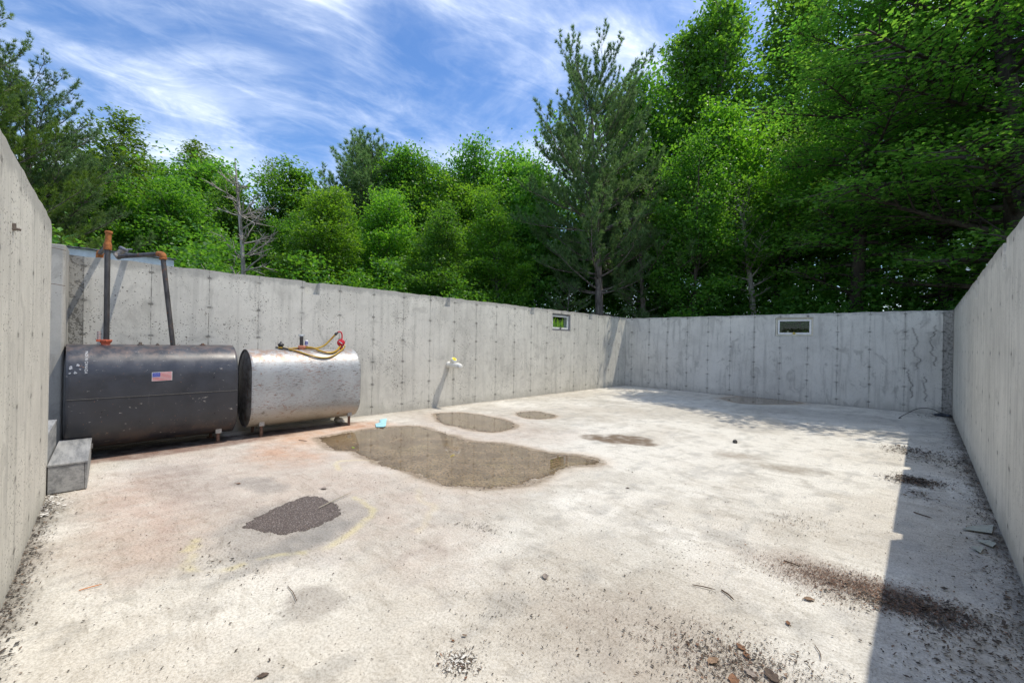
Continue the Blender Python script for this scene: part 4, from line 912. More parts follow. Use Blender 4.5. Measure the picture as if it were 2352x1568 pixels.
for a in ((-1.65, 2.06, 0.085, 2.3, 3, 'curled grey-brown dead leaf alone in the bright middle foreground', 0.7),
          (-0.45, 2.95, 0.080, 0.6, 0, 'curled pinkish tan leaf left of the shadow edge', 0.8),
          (-0.61, 2.25, 0.070, 2.6, 1, 'flat orange-brown oval leaf in the lower litter', 0.15),
          (-0.575, 2.21, 0.060, 2.2, 1, 'small crumpled orange-brown leaf beside the oval one', 0.6),
          (-0.67, 2.06, 0.090, 1.2, 0, 'pale ragged leaf at the left of the lower litter', 0.6),
          (-0.46, 2.15, 0.120, 2.3, 2, 'large black-brown wet leaf at the bottom edge', 0.4),
          (-0.57, 2.01, 0.095, 2.0, 1, 'rusty leaf cut by the bottom edge of the photo', 0.4),
          (-0.53, 2.10, 0.080, 2.7, 3, 'grey limp leaf between the rusty and the black leaf', 0.4),
          (-0.11, 3.23, 0.045, 0.3, 1, 'little orange leaf in the shaded half of the seed litter', 0.5),
          (-4.08, 1.74, 0.09, 0.4, 3, 'dark crumpled leaf behind the gritty patch', 0.8),
          (-4.77, 1.21, 0.06, 0.7, 1, 'small brown leaf on the dark smudge in front of the silver tank', 0.5),
          (-1.99, 0.61, 0.06, 1.3, 2, 'spiky dark leaf near the bottom left of the slab', 0.7),
          (-1.60, 1.31, 0.025, 0.3, 1, 'tiny bright orange leaf above the white crumbs', 0.3),
          (-5.36, 2.66, 0.06, 0.2, 4, 'fresh yellow-green leaf floating at the left of the big puddle', 0.1),
          (-2.10, 3.9, 0.05, 0.9, 2, 'small dark leaf right of the big puddle', 0.6),
          (-0.49, 2.62, 0.05, 1.9, 1, 'orange leaf caught on a twig left of the shadow edge', 0.5)):
    dead_leaf(*a)
mb = MB(); mb.lathe((-2.0, 6.9, 0.0), (0, 0, 1), [(0, 0.03), (0.02, 0.036), (0.04, 0.026), (0.05, 0.008)], 7, smooth=False); o = mb.build('stone', simple('dark_stone', (0.07, 0.065, 0.06), 0.9, 0, 0.3, 40, .3)); tag(o, 'small dark stone alone on the bright slab beyond the big puddle', 'stone')

# ------------------------------------------------------------------ loose litter nobody could count
def flakes(P, size, zlo=0.003, aspect=(1.2, 3.5), ang=None):
    n = len(P); L = size*RNG.lognormal(0, 0.45, n); W = L/RNG.uniform(aspect[0], aspect[1], n); a = RNG.uniform(0, math.pi, n) if ang is None else ang+RNG.normal(0, 0.5, n)
    d = np.stack([np.cos(a), np.sin(a), RNG.normal(0, 0.22, n)], 1); s = np.stack([-np.sin(a), np.cos(a), RNG.normal(0, 0.30, n)], 1)
    c = np.stack([P[:, 0], P[:, 1], P[:, 2]+zlo+L*0.28], 1); h = L[:, None]/2; w_ = W[:, None]/2
    k1 = RNG.uniform(-0.6, 0.6, (n, 1))
    return np.stack([c-d*h, c+s*w_+d*h*k1, c+d*h, c-s*w_-d*h*k1*0.5], 1).reshape(-1, 3)
def onfloor(x, y): return np.stack([x, y, floor_z(x, y)], 1)
def gauss(n, x, y, sx_, sy_, rot=0):
    a = RNG.normal(0, 1, n)*sx_; b = RNG.normal(0, 1, n)*sy_; c_, s_ = math.cos(rot), math.sin(rot); return x+a*c_-b*s_, y+a*s_+b*c_
def litter(name, groups, mat, label):
    Vs = []
    for (x, y, size) in groups:
        ok = (x > XL+0.01) & (x < XR-0.004) & (y < YF-0.01) & (y > ly(x)+0.004)
        Vs.append(flakes(onfloor(x[ok], y[ok]), size))
    V_ = np.concatenate(Vs); F_ = np.arange(len(V_)).reshape(-1, 4)
    o = bpy.data.objects.new(name, arr_mesh(name, V_, F_, [mat])); C.objects.link(o); tag(o, label, None, kind='stuff'); return o
def island_mat(name, cols, rough=0.8, transl=0.0):
    M = Mat(name, rough); g = M.n('ShaderNodeNewGeometry'); rp = M.n('ShaderNodeValToRGB'); rp.color_ramp.interpolation = 'LINEAR'
    while len(rp.color_ramp.elements) < len(cols): rp.color_ramp.elements.new(0.5)
    for i, c in enumerate(cols): e = rp.color_ramp.elements[i]; e.position = i/(len(cols)-1); e.color = (*c, 1)
    M.l(g.outputs['Random Per Island'], rp.inputs[0]); M.color(rp.outputs[0]); M.rp = rp; return M
Ml1 = island_mat('litter_dark', [(0.03, 0.025, 0.02), (0.07, 0.05, 0.035), (0.05, 0.045, 0.04), (0.16, 0.10, 0.06)]).m
Ml2 = island_mat('litter_seed', [(0.04, 0.027, 0.02), (0.16, 0.085, 0.055), (0.08, 0.048, 0.034), (0.28, 0.16, 0.10), (0.05, 0.033, 0.027)]).m
u_ = RNG.uniform
# scattered specks: density follows a patchy field
sx0, sy0 = u_(XL, XR, 60000), u_(-0.3, YF, 60000); dsp = fbm(sx0+9, sy0+2, 0.9, 4, 0.6)+0.10*sst(sx0, -2.5, 0.4)
m1 = RNG.random(60000) < sst(dsp, 0.36, 0.68)*0.75
groups = [(sx0[m1], sy0[m1], 0.0062)]
def fringe(P, n, sd):
    Q_ = np.array([tuple(p)[:2] for p in smooth_path([(a, b, 0) for a, b in list(P)+[P[0]]], 8)]); k_ = RNG.integers(0, len(Q_)-1, n); t_ = RNG.random(n)[:, None]; B_ = Q_[k_]*(1-t_)+Q_[k_+1]*t_
    return B_[:, 0]+RNG.normal(0, sd, n), B_[:, 1]+RNG.normal(0, sd, n)
for nm_, n_, sd_, z_ in (('patch', 1500, 0.028, 0.0045), ('main', 3200, 0.045, 0.008), ('upper', 1100, 0.05, 0.010), ('small', 500, 0.05, 0.011)):
    fx_, fy_ = fringe(PUD[nm_], n_, sd_); groups.append((fx_, fy_, z_))
nx0, ny0 = u_(-4.5, 0.4, 11000), u_(0.0, 5.5, 11000); groups.append((nx0, ny0, 0.0055))
n_ = 6500; groups.append((XR-np.abs(RNG.normal(0, 0.085, n_)), u_(0.5, YF, n_)**1.0, 0.012))
n_ = 2200; groups.append((XR-np.abs(RNG.normal(0, 0.25, n_)), u_(0.5, 11, n_), 0.012))
n_ = 3000; xx = u_(-5.6, -1.2, n_); groups.append((xx, ly(xx)+np.abs(RNG.normal(0, 0.055, n_)), 0.011))
n_ = 900; groups.append((u_(XL, XR, n_), YF-np.abs(RNG.normal(0, 0.10, n_)), 0.014))
for (x, y, sx_, sy_, r_, n_, sz_) in ((0.02, 3.28, 0.17, 0.09, 0.3, 2600, 0.010), (-0.05, 6.42, 0.13, 0.11, 0.9, 1500, 0.018), (-0.10, 8.30, 0.16, 0.18, 0.9, 900, 0.018), (0.12, 7.85, 0.2, 0.25, 0.7, 700, 0.018),
                                     (0.16, 2.9, 0.14, 0.22, 0, 700, 0.012), (-0.02, 5.85, 0.05, 0.10, 0, 120, 0.02), (-0.58, 2.12, 0.20, 0.13, 0.3, 2200, 0.008), (-1.47, 1.25, 0.05, 0.05, 0, 380, 0.007),
                                     (-2.45, 2.23, 0.10, 0.05, 0.3, 140, 0.009), (-1.5, 1.75, 0.3, 0.25, 0, 350, 0.007), (0.2, 12.9, 0.25, 0.2, 0, 300, 0.02), (-0.9, 2.0, 0.5, 0.3, 0, 900, 0.006), (-0.75, 4.2, 0.10, 0.14, 0, 220, 0.009),
                                     (-3.2, 0.74, 0.35, 0.08, 0.2, 500, 0.007)):
    gx_, gy_ = gauss(n_, x, y, sx_, sy_, r_); groups.append((gx_, gy_, sz_))
litter('leaf_litter', groups, Ml1, 'fine dark crumbs and needles scattered over the slab')
g2_ = []
for (x, y, sx_, sy_, r_, n_, sz_) in ((-0.32, 3.34, 0.22, 0.10, 0.25, 10000, 0.0085), (-0.02, 3.30, 0.13, 0.09, 0.3, 3000, 0.011), (-0.36, 3.06, 0.08, 0.06, 0.2, 420, 0.008), (-0.60, 2.10, 0.20, 0.13, 0.3, 1800, 0.009), (-0.05, 6.45, 0.10, 0.10, 0.9, 400, 0.018), (-0.75, 4.2, 0.10, 0.12, 0.6, 260, 0.009), (-1.47, 1.25, 0.045, 0.045, 0, 200, 0.008)):
    gx_, gy_ = gauss(n_, x, y, sx_, sy_, r_); g2_.append((gx_, gy_, sz_*0.72))
litter('seed_litter', g2_, Ml2, 'reddish brown fallen seeds and bud scales in heaps by the shadow edge')
gx_, gy_ = gauss(160, -1.47, 1.25, 0.04, 0.04); g3_ = [(gx_, gy_, 0.010)]; xx = u_(-5.55, -4.9, 260); g3_.append((xx, ly(xx)+np.abs(RNG.normal(0, 0.08, 260)), 0.016))
litter('concrete_crumbs', g3_, simple('crumbs_white', (0.62, 0.60, 0.56), 0.9, 0, 0.1, 60), 'white concrete crumbs by the step and in the foreground')

# ------------------------------------------------------------------ vegetation
def bound(x):      # the slab is sunlit nearer than this line
    return np.interp(x, [-7.5, -6.9, -6.0, -4.8, -3.4, -2.3, -1.75, -1.1, -0.55, -0.1, 0.5], [10.4, 10.1, 10.0, 9.9, 9.15, 8.35, 8.6, 8.5, 8.35, 8.2, 8.2])
def sunland(P):
    """where the shadow of each point falls inside the foundation: (inside?, y, x)"""
    x, y, z = P[:, 0], P[:, 1], P[:, 2]
    t = np.where((x > XL) & (x-SX*z < XL), (x-XL)/SX, z); lx = x-SX*t; lyy = y-SY*t; lz = z-t
    ins = (x > XL-0.02) & (lx > XL-0.05) & (lz < 2.35) & (lx < XR+0.05) & (lyy < YF+0.1)
    return ins, lx, lyy, lz
def keep(P):  # prunes foliage so that sun and shadow fall on chosen areas
    ins, lx, lyy, lz = sunland(P)
    b = bound(lx)+(fbm(lx+30, lyy+10, 1.6, 3)-0.5)*0.7
    wallm = lz > 0.05
    q = lyy-0.41*lz; okw = (q > 10.4) & (q < 12.1) & (vnoise(q+3.3, q*0, 2.2) > 0.42)
    x2 = P[:, 0]-SX*(P[:, 2]-1.8); y2 = P[:, 1]-SY*(P[:, 2]-1.8)     # foliage cut away to let sun onto the weeds behind the small window
    lit = (x2 > -9.0) & (x2 < -7.7) & (y2 > 10.0) & (y2 < 12.0) & (P[:, 2] > 2.35)
    return ~(ins & np.where(wallm, ~okw, lyy < b)) & ~lit

def leaf_mat(name, cols, tcols, mixf=0.45, rough=0.42):
    M = Mat(name, rough); g = M.n('ShaderNodeNewGeometry'); oi = M.n('ShaderNodeObjectInfo')
    def ramp(cs):
        rp = M.n('ShaderNodeValToRGB')
        while len(rp.color_ramp.elements) < len(cs): rp.color_ramp.elements.new(0.5)
        for i, c in enumerate(cs): e = rp.color_ramp.elements[i]; e.position = i/(len(cs)-1); e.color = (*c, 1)
        M.l(g.outputs['Random Per Island'], rp.inputs[0]); return rp.outputs[0]
    def vary(c):
        h = M.n('ShaderNodeHueSaturation'); h.inputs['Saturation'].default_value = 1.0
        M.l(M.rng(oi.outputs['Random'], 0, 1, 0.497, 0.512, False), h.inputs['Hue']); M.l(M.rng(oi.outputs['Random'], 0, 1, 0.85, 1.15, False), h.inputs['Value']); M.l(c, h.inputs['Color']); return h.outputs[0]
    M.color(vary(ramp(cols))); M.b.inputs['Specular IOR Level'].default_value = 0.45
    tl = M.n('ShaderNodeBsdfTranslucent'); M.l(vary(ramp(tcols)), tl.inputs[0])
    mxs = M.n('ShaderNodeMixShader'); mxs.inputs[0].default_value = mixf
    M.l(M.b.outputs[0], mxs.inputs[1]); M.l(tl.outputs[0], mxs.inputs[2]); M.l(mxs.outputs[0], M.out.inputs[0]); return M.m
L_mid = leaf_mat('broadleaf_mid', [(0.040, 0.115, 0.016), (0.070, 0.175, 0.022), (0.105, 0.23, 0.032)], [(0.13, 0.35, 0.02), (0.22, 0.48, 0.03), (0.32, 0.58, 0.04)])
L_lime = leaf_mat('broadleaf_lime', [(0.060, 0.155, 0.016), (0.095, 0.22, 0.022), (0.14, 0.285, 0.032)], [(0.18, 0.44, 0.02), (0.28, 0.58, 0.03), (0.40, 0.68, 0.04)])
L_dark = leaf_mat('broadleaf_dark', [(0.052, 0.145, 0.026), (0.080, 0.19, 0.034), (0.115, 0.24, 0.046)], [(0.17, 0.43, 0.03), (0.25, 0.53, 0.04), (0.35, 0.61, 0.05)])
L_beech = leaf_mat('beech_leaf', [(0.055, 0.155, 0.028), (0.085, 0.205, 0.038), (0.12, 0.26, 0.052)], [(0.16, 0.44, 0.035), (0.23, 0.53, 0.045), (0.36, 0.62, 0.055)], 0.5)
L_ash = leaf_mat('ash_leaf', [(0.055, 0.12, 0.022), (0.085, 0.165, 0.032), (0.12, 0.20, 0.04)], [(0.14, 0.30, 0.02), (0.22, 0.38, 0.03), (0.30, 0.44, 0.04)])
L_pine = leaf_mat('pine_needle', [(0.08, 0.155, 0.055), (0.125, 0.22, 0.085), (0.18, 0.29, 0.13)], [(0.17, 0.33, 0.08), (0.23, 0.40, 0.10), (0.29, 0.46, 0.14)], 0.45, 0.5)
L_pinel = leaf_mat('pine_needle_sunny', [(0.09, 0.165, 0.026), (0.14, 0.22, 0.034), (0.20, 0.28, 0.05)], [(0.18, 0.32, 0.03), (0.26, 0.40, 0.04), (0.34, 0.46, 0.05)], 0.35, 0.5)  # yellow-green of sunlight put into the needle colour
def bark(name, a, b, sc__=8):
    M = Mat(name, 0.9); v = M.mapping(M.tc.outputs['Object'], (1, 1, 0.22)); n = M.noise(sc__, 7, 0.75, v); M.color(M.mix(M.rng(n, 0.38, 0.62), a, b)); M.bump(n, 0.8, 0.03); return M.m
K_grey = bark('bark_grey', (0.07, 0.062, 0.052), (0.17, 0.155, 0.135)); K_dark = bark('bark_dark', (0.030, 0.025, 0.020), (0.085, 0.070, 0.055)); K_pine = bark('bark_pine', (0.075, 0.062, 0.055), (0.22, 0.19, 0.17), 10)
K_pale = bark('bark_pale', (0.24, 0.22, 0.19), (0.42, 0.39, 0.35), 6); K_dead = bark('bark_dead', (0.22, 0.195, 0.175), (0.42, 0.385, 0.35), 9)

class Limbs:
    def __init__(s): s.V = []; s.F = []; s.n = 0
    def add(s, P, r, k=6):
        P = np.asarray(P); n = len(P); T = np.gradient(P, axis=0); T /= np.linalg.norm(T, axis=1, keepdims=True)+1e-9
        ref = np.where(np.abs(T[:, 2:3]) < 0.9, np.array([[0, 0, 1.0]]), np.array([[1.0, 0, 0]])); U = np.cross(T, ref); U /= np.linalg.norm(U, axis=1, keepdims=True)+1e-9; W = np.cross(T, U)
        a = np.arange(k)*2*math.pi/k; ring = P[:, None]+(U[:, None]*np.cos(a)[None, :, None]+W[:, None]*np.sin(a)[None, :, None])*np.asarray(r)[:, None, None]
        s.V.append(ring.reshape(-1, 3)); i = np.arange(n-1)[:, None]*k; j = np.arange(k)[None]; j2 = (j+1) % k
        s.F.append(np.stack([i+j, i+j2, i+k+j2, i+k+j], -1).reshape(-1, 4)+s.n); s.n += n*k
    def cut(s, pos, Rm, sv):
        V_ = np.concatenate(s.V); out = [s.F[0]]
        for F_ in s.F[1:]:
            c_ = (V_[F_].mean(1)*sv) @ Rm.T+np.array(pos); out.append(F_[keep(c_)])
        c = Limbs(); c.V = s.V; c.F = out; c.n = s.n; return c
    def mesh(s, name, mat): return arr_mesh(name, np.concatenate(s.V), np.concatenate(s.F), [mat], smooth=True)
def nrm(v): return v/(np.linalg.norm(v, axis=-1, keepdims=True)+1e-9)
def leaf_quads(Cn, D, size, tilt=0.55, droop=0.15, wid=0.34, fold=0.10):
    n = len(Cn); N = np.zeros((n, 3)); N[:, 2] = 1; N = nrm(N+RNG.normal(0, tilt, (n, 3))); D = nrm(D+RNG.normal(0, 0.7, (n, 3))*np.array([1, 1, 0.5])); D[:, 2] -= droop; D = nrm(D-N*(D*N).sum(1, keepdims=True)*0.8); S = nrm(np.cross(N, D))
    L = size*RNG.uniform(0.65, 1.25, (n, 1)); W = L*wid
    return np.stack([Cn-D*L*0.5, Cn-D*L*0.05+S*W+N*L*fold, Cn+D*L*0.5, Cn-D*L*0.05-S*W+N*L*fold], 1).reshape(-1, 3)
def needle_tris(Cn, D, length, per, width, spread=0.55):
    n = len(Cn); Cc = np.repeat(Cn, per, 0); Dd = nrm(np.repeat(D, per, 0)+RNG.normal(0, spread, (n*per, 3))); L = length*RNG.uniform(0.7, 1.15, (n*per, 1))
    S = nrm(np.cross(Dd, RNG.normal(0, 1, (n*per, 3))))*width; B = Cc+RNG.normal(0, 0.012, Cc.shape)
    return np.stack([B-S*0.5, B+S*0.5, B+Dd*L], 1).reshape(-1, 3)
def curve(p, d, L, n, bend, wob):
    """polyline from p along d; bend lifts (+) or drops (-) it"""
    P = [p]; d = d/np.linalg.norm(d); st_ = L/(n-1); w_ = RNG.normal(0, wob, 3)
    for i in range(n-1):
        d = d+np.array([0, 0, bend/(n-1)])+w_*0.3+RNG.normal(0, wob*0.5, 3); d = d/np.linalg.norm(d); P.append(P[-1]+d*st_)
    return np.array(P)

def broadleaf(H, Rr, lo=0.2, nprim=34, leaf=0.10, per=12, r0=0.16, elev=(10, 65), prof='round', clump=0.22, sec=0.42, tilt=0.55, tdens=1.0, bend=0.25, droop=0.15, flat=0.45, offset=None, filt=None, wob=0.06, wid=0.34):
    L = Limbs(); cen = []; dr__ = []
    tr_ = curve(np.array([0, 0, -0.3]), np.array([RNG.normal(0, 0.04), RNG.normal(0, 0.04), 1.0]), H*0.97, 14, 0.0, 0.035); tt = np.linspace(0, 1, 14)
    L.add(tr_, r0*(1-tt)**0.8+0.012, 10)
    ga = RNG.uniform(0, 6.28)
    for i in range(nprim):
        f = (i+RNG.uniform(0, 1))/nprim; t = lo+(0.985-lo)*f**0.9; k = min(int(t*13), 12); p = tr_[k]+(tr_[k+1]-tr_[k])*(t*13-k)
        if prof == 'round': w_ = (1.12-0.80*f**1.4)*(0.62+0.38*min(1, f*5))*RNG.uniform(0.7, 1.25)
        elif prof == 'cone': w_ = 0.22+1.0*(1-f)**0.75
        elif prof == 'poplar': w_ = 0.38+0.62*math.sin(math.pi*(0.1+0.8*f))
        else: w_ = 0.25+0.95*f**0.8*(1-f**6*0.6)
        Lb = Rr*w_*RNG.uniform(0.6, 1.12); ga += 2.4+RNG.normal(0, 0.4); el = R(elev[0]+(elev[1]-elev[0])*f+RNG.normal(0, 8))
        d = np.array([math.cos(ga)*math.cos(el), math.sin(ga)*math.cos(el), math.sin(el)])
        n = max(5, int(Lb/0.4)); P = curve(p, d, Lb, n, bend, wob); rb = max(0.012, r0*(1-t)**0.7*0.42)
        L.add(P, np.linspace(rb, 0.006, n), 5)
        ns = max(3, int(Lb/sec*1.6))
        for j in range(ns):
            s = 0.18+0.80*(j+RNG.uniform(0, 1))/ns; kk = min(int(s*(n-1)), n-2); q = P[kk]+(P[kk+1]-P[kk])*(s*(n-1)-kk); dp_ = nrm(P[kk+1]-P[kk])
            side = np.cross(dp_, np.array([0, 0, 1.0])); side = side/(np.linalg.norm(side)+1e-6)*(1 if j % 2 else -1)
            d2 = dp_*RNG.uniform(0.4, 0.9)+side*RNG.uniform(0.5, 1.0)+np.array([0, 0, RNG.normal(0.1, 0.22)])
            L2 = Lb*(0.42*(1-s)+0.16)*RNG.uniform(0.6, 1.2)+0.12; Q = curve(q, d2, L2, 4, bend*0.5, 0.08)
            if L2 > 0.25: L.add(Q, np.linspace(max(rb*0.35, 0.006), 0.003, 4), 3)
            nc = max(1, int(L2/0.26*tdens))
            for c_ in range(nc): cen.append(Q[min(3, 1+int(3*(c_+RNG.uniform(0, 1))/nc))]); dr__.append(d2)
        cen.append(P[-1]); dr__.append(d)
    cen = np.array(cen); dr__ = nrm(np.array(dr__)); n = len(cen)
    sz_ = RNG.uniform(0.6, 1.3, n)
    ci = np.repeat(np.arange(n), per); Cn = cen[ci]+RNG.normal(0, 1, (n*per, 3))*np.array([1, 1, flat])*clump*sz_[ci][:, None]
    Q = leaf_quads(Cn, dr__[ci], leaf, tilt, droop, wid)
    return L, Q
def pine(H, Rr, lo=0.15, nprim=60, tuft=0.13, per=12, r0=0.2, prof=None, dead_low=0, spread=0.55, elev=(-8, 50), nw=0.011, step=0.16, gapw=0.0, wob=0.05, lean=(0, 0)):
    L = Limbs(); cen = []; dd = []
    tr_ = curve(np.array([0, 0, -0.3]), np.array([lean[0], lean[1], 1.0]), H, 16, 0.0, 0.018); tt = np.linspace(0, 1, 16); L.add(tr_, r0*(1-tt)**0.75+0.015, 12)
    ga = 0
    for i in range(nprim):
        f = (i+RNG.uniform(0, 1))/nprim; f = (math.floor(f*14)+RNG.uniform(0, gapw or 0.45))/14; t = min(0.985, lo+(0.98-lo)*f); k = min(int(t*15), 14); p = tr_[k]+(tr_[k+1]-tr_[k])*(t*15-k)
        w_ = prof(f) if prof else (0.28+0.85*math.sin(math.pi*(0.18+0.72*(1-f)))**1.0)
        Lb = Rr*w_*RNG.uniform(0.55, 1.15); ga += 2.4+RNG.normal(0, 0.5); el = R(elev[0]+(elev[1]-elev[0])*f**1.4+RNG.normal(0, 7))
        d = np.array([math.cos(ga)*math.cos(el), math.sin(ga)*math.cos(el), math.sin(el)]); n = max(5, int(Lb/0.35)); P = curve(p, d, Lb, n, 0.42, wob); rb = max(0.012, r0*(1-t)**0.7*0.30)
        L.add(P, np.linspace(rb, 0.007, n), 5); ns = max(4, int(Lb/0.26))
        for j in range(ns):
            s = 0.22+0.78*(j+RNG.uniform(0, 1))/ns; kk = min(int(s*(n-1)), n-2); q = P[kk]+(P[kk+1]-P[kk])*(s*(n-1)-kk); dp_ = nrm(P[kk+1]-P[kk]); side = nrm(np.cross(dp_, np.array([0, 0, 1.0])))*(1 if j % 2 else -1)
            d2 = dp_*RNG.uniform(0.6, 1.1)+side*RNG.uniform(0.5, 1.0)+np.array([0, 0, RNG.uniform(0.05, 0.45)]); L2 = (Lb*0.30*(1-s*0.6)+0.22)*RNG.uniform(0.7, 1.2); Q = curve(q, d2, L2, 5, 0.45, 0.06); L.add(Q, np.linspace(0.010, 0.004, 5), 3)
            nt_ = max(3, int(L2/step*1.7))
            for c_ in range(nt_):
                s2 = 0.25+0.75*(c_+RNG.uniform(0, 1))/nt_; k2 = min(int(s2*4), 3); cen.append(Q[k2]+(Q[k2+1]-Q[k2])*(s2*4-k2)+RNG.normal(0, 0.045, 3)*np.array([1, 1, .6])); dd.append(nrm(Q[k2+1]-Q[k2])+np.array([0, 0, 0.25]))
            cen.append(Q[-1]); dd.append(nrm(Q[-1]-Q[-2])+np.array([0, 0, 0.3]))
    for i in range(dead_low):
        t = RNG.uniform(0.03, max(lo, 0.1)); k = min(int(t*15), 14); p = tr_[k]; ga = RNG.uniform(0, 6.28); d = np.array([math.cos(ga), math.sin(ga), RNG.uniform(-0.3, 0.15)]); Lb = RNG.uniform(0.5, 2.4)
        P = curve(p, d, Lb, 6, -0.2, 0.09); L.add(P, np.linspace(0.022, 0.004, 6), 4)
        for j in range(4): q = P[RNG.integers(2, 5)]; L.add(curve(q, d+RNG.normal(0, 0.6, 3), Lb*0.4, 4, -0.15, 0.12), np.linspace(0.008, 0.003, 4), 3)
    return L, needle_tris(np.array(cen), nrm(np.array(dd)), tuft, per, nw, spread)

def place_tree(name, kmat, lmat, LQ, pos, label, cat='tree', group=None, rz=0.0, sc__=1.0, tri=False, dofilt=True, sz_=None):
    L, Q = LQ; k = 3 if tri else 4
    root = empty(name, pos, rz); tag(root, label, cat, group)
    if sz_ is None: root.scale = (sc__,)*3
    else: root.scale = sz_
    sv = np.array(root.scale)
    if dofilt:
        c_, s_ = math.cos(rz), math.sin(rz); Rm = np.array([[c_, -s_, 0], [s_, c_, 0], [0, 0, 1]])
        cw = (Q.reshape(-1, k, 3).mean(1)*sv) @ Rm.T+np.array(pos); ok = keep(cw)
        ok &= ~((cw[:, 0] > XL-0.6) & (cw[:, 0] < XR+0.4) & (cw[:, 1] < YF+0.3) & (cw[:, 2] < 2.6))
        Q = Q.reshape(-1, k, 3)[ok].reshape(-1, 3); L = L.cut(pos, Rm, sv)
    tm_ = L.mesh('trunk', kmat); o = bpy.data.objects.new('trunk', tm_); link(o, root)
    if len(Q):
        cm_ = arr_mesh('crown', Q, np.arange(len(Q)).reshape(-1, k), [lmat]); o = bpy.data.objects.new('crown', cm_); link(o, root)
    return root
def copy_tree(src, pos, rz, sz_, label, group=None):
    r = src.copy(); C.objects.link(r); r.location = pos; r.rotation_euler = (0, 0, rz); r.scale = sz_; r['label'] = label
    if group: r['group'] = group
    for ch in src.children: c_ = ch.copy(); C.objects.link(c_); c_.parent = r
    return r
def spot(u, D): p = EYE+fw*D+rt*((u-1176)/991.6*D); return p.x, p.y
def topz(u, v, D): return 1.43+(765+(u-140)*0.0202-v)/991.6*D
def gz_(x, y): return float(gheight(np.array([x]), np.array([y]))[0])
def at(u, D): x, y = spot(u, D); return (x, y, gz_(x, y)-0.05)

# --- prototypes (height 10 m); each is used once as itself, then copied
P_mapleA = broadleaf(10, 3.4, 0.08, 70, 0.165, 19, 0.13, clump=0.30, tilt=0.75)
P_mapleB = broadleaf(10, 3.2, 0.12, 66, 0.165, 19, 0.12, elev=(20, 62), clump=0.30, tilt=0.75)
P_ash = broadleaf(10, 2.5, 0.22, 54, 0.15, 22, 0.11, elev=(35, 75), prof='round', clump=0.20, tdens=0.9, wid=0.22, droop=0.5)
P_poplar = broadleaf(10, 1.75, 0.20, 76, 0.115, 30, 0.11, elev=(30, 68), prof='poplar', clump=0.19, tilt=0.8)
P_birch = broadleaf(10, 1.9, 0.28, 50, 0.095, 17, 0.08, elev=(45, 75), prof='round', clump=0.20, tdens=0.8, wob=0.09)
trees = {}
def T(name, km, lm, LQ, u, v, D, wid_, label, tri=False, rz=None, H=10.0, filt=True, group=None):
    p = at(u, D); h = (topz(u, v, D)-p[2])/(H*1.01); rz = RNG.uniform(0, 6.28) if rz is None else rz
    return place_tree(name, km, lm, LQ, p, label, 'tree', group, rz, tri=tri, dofilt=filt, sz_=(h*wid_, h*wid_, h))
def CP(src, u, v, D, wid_, label, H=10.0, lm=None, group=None):
    p = at(u, D); h = (topz(u, v, D)-p[2])/(H*1.01)
    return copy_tree(src, p, RNG.uniform(0, 6.28), (h*wid_, h*wid_, h), label, group)

mA = T('maple_tree', K_grey, L_mid, P_mapleA, 400, 385, 14.5, 1.10, 'rounded bright green maple left of the dead grey tree', filt=False)
mB = T('maple_tree', K_grey, L_lime, P_mapleB, 720, 425, 14.5, 1.05, 'yellow-green maple right of the dead tree, behind the silver tank', filt=False)
mC = T('maple_tree', K_grey, L_mid, P_mapleB, 990, 350, 20.0, 0.95, 'tall green maple in the middle of the far tree line, left of the big pine', filt=False)
aA = T('ash_tree', K_grey, L_ash, P_ash, 285, 235, 17.0, 1.15, 'feathery ash rising beside the sunlit pine at the left', filt=False)
pA = T('poplar_tree', K_grey, L_mid, P_poplar, 1632, -25, 20.0, 1.0, 'narrow tall poplar with spiky top right of the big pine')
bA = T('birch_tree', K_pale, L_ash, P_birch, 622, 335, 17.5, 1.2, 'thin airy birch with see-through crown behind the dead tree', filt=False)
dk = T('maple_tree', K_dark, L_dark, P_mapleA, 1240, 345, 19.0, 0.9, 'dark green maple just left of the big pine', filt=False)
CP(mA, 205, 395, 14.0, 1.0, 'leafy maple filling the space below the sunlit pine, above the vent pipes')
CP(mC, 330, 350, 19.0, 0.9, 'maple crown between the feathery ash and the rounded maple')
CP(aA, 480, 330, 21.0, 1.2, 'small feathery dark tree top on the skyline left of the dead tree')
CP(dk, 545, 430, 18.0, 0.9, 'dark maple standing directly behind the dead tree')
CP(mA, 655, 470, 16.0, 0.9, 'low leafy maple between the birch and the yellow-green maple')
CP(mB, 860, 425, 16.5, 0.95, 'yellow-green maple below the small round pine')
CP(mC, 925, 355, 21.0, 0.8, 'slim maple on the skyline right of the small round pine')
CP(mA, 1000, 480, 15.5, 1.0, 'low broad maple over the middle of the long wall')
CP(mC, 1085, 340, 20.5, 0.8, 'pointed maple top on the skyline above the white pipe')
CP(mB, 1145, 445, 17.0, 0.9, 'yellow-green maple between the pointed maple and the big pine')
CP(dk, 1170, 370, 21.5, 0.9, 'dark maple behind the left boughs of the big pine')
CP(dk, 1330, 420, 22.0, 1.0, 'dark maple hidden behind the trunk of the big pine')
CP(mC, 780, 480, 18.5, 1.0, 'green maple standing in front of the small round pine')
CP(mA, 130, 330, 17.0, 1.25, 'maple behind the two left pines, showing between their boughs')
CP(mC, 420, 350, 19.5, 1.15, 'wide maple on the skyline behind the rounded bright maple')
CP(mA, 700, 400, 19.0, 1.2, 'wide maple between the birch and the small round pine')
CP(mC, 800, 440, 22.0, 1.3, 'maple filling the skyline below the small round pine')
CP(mA, 905, 375, 22.5, 1.1, 'maple top just right of the small round pine')
CP(mB, 1045, 395, 18.5, 1.1, 'yellow-green maple below the pointed skyline maple')
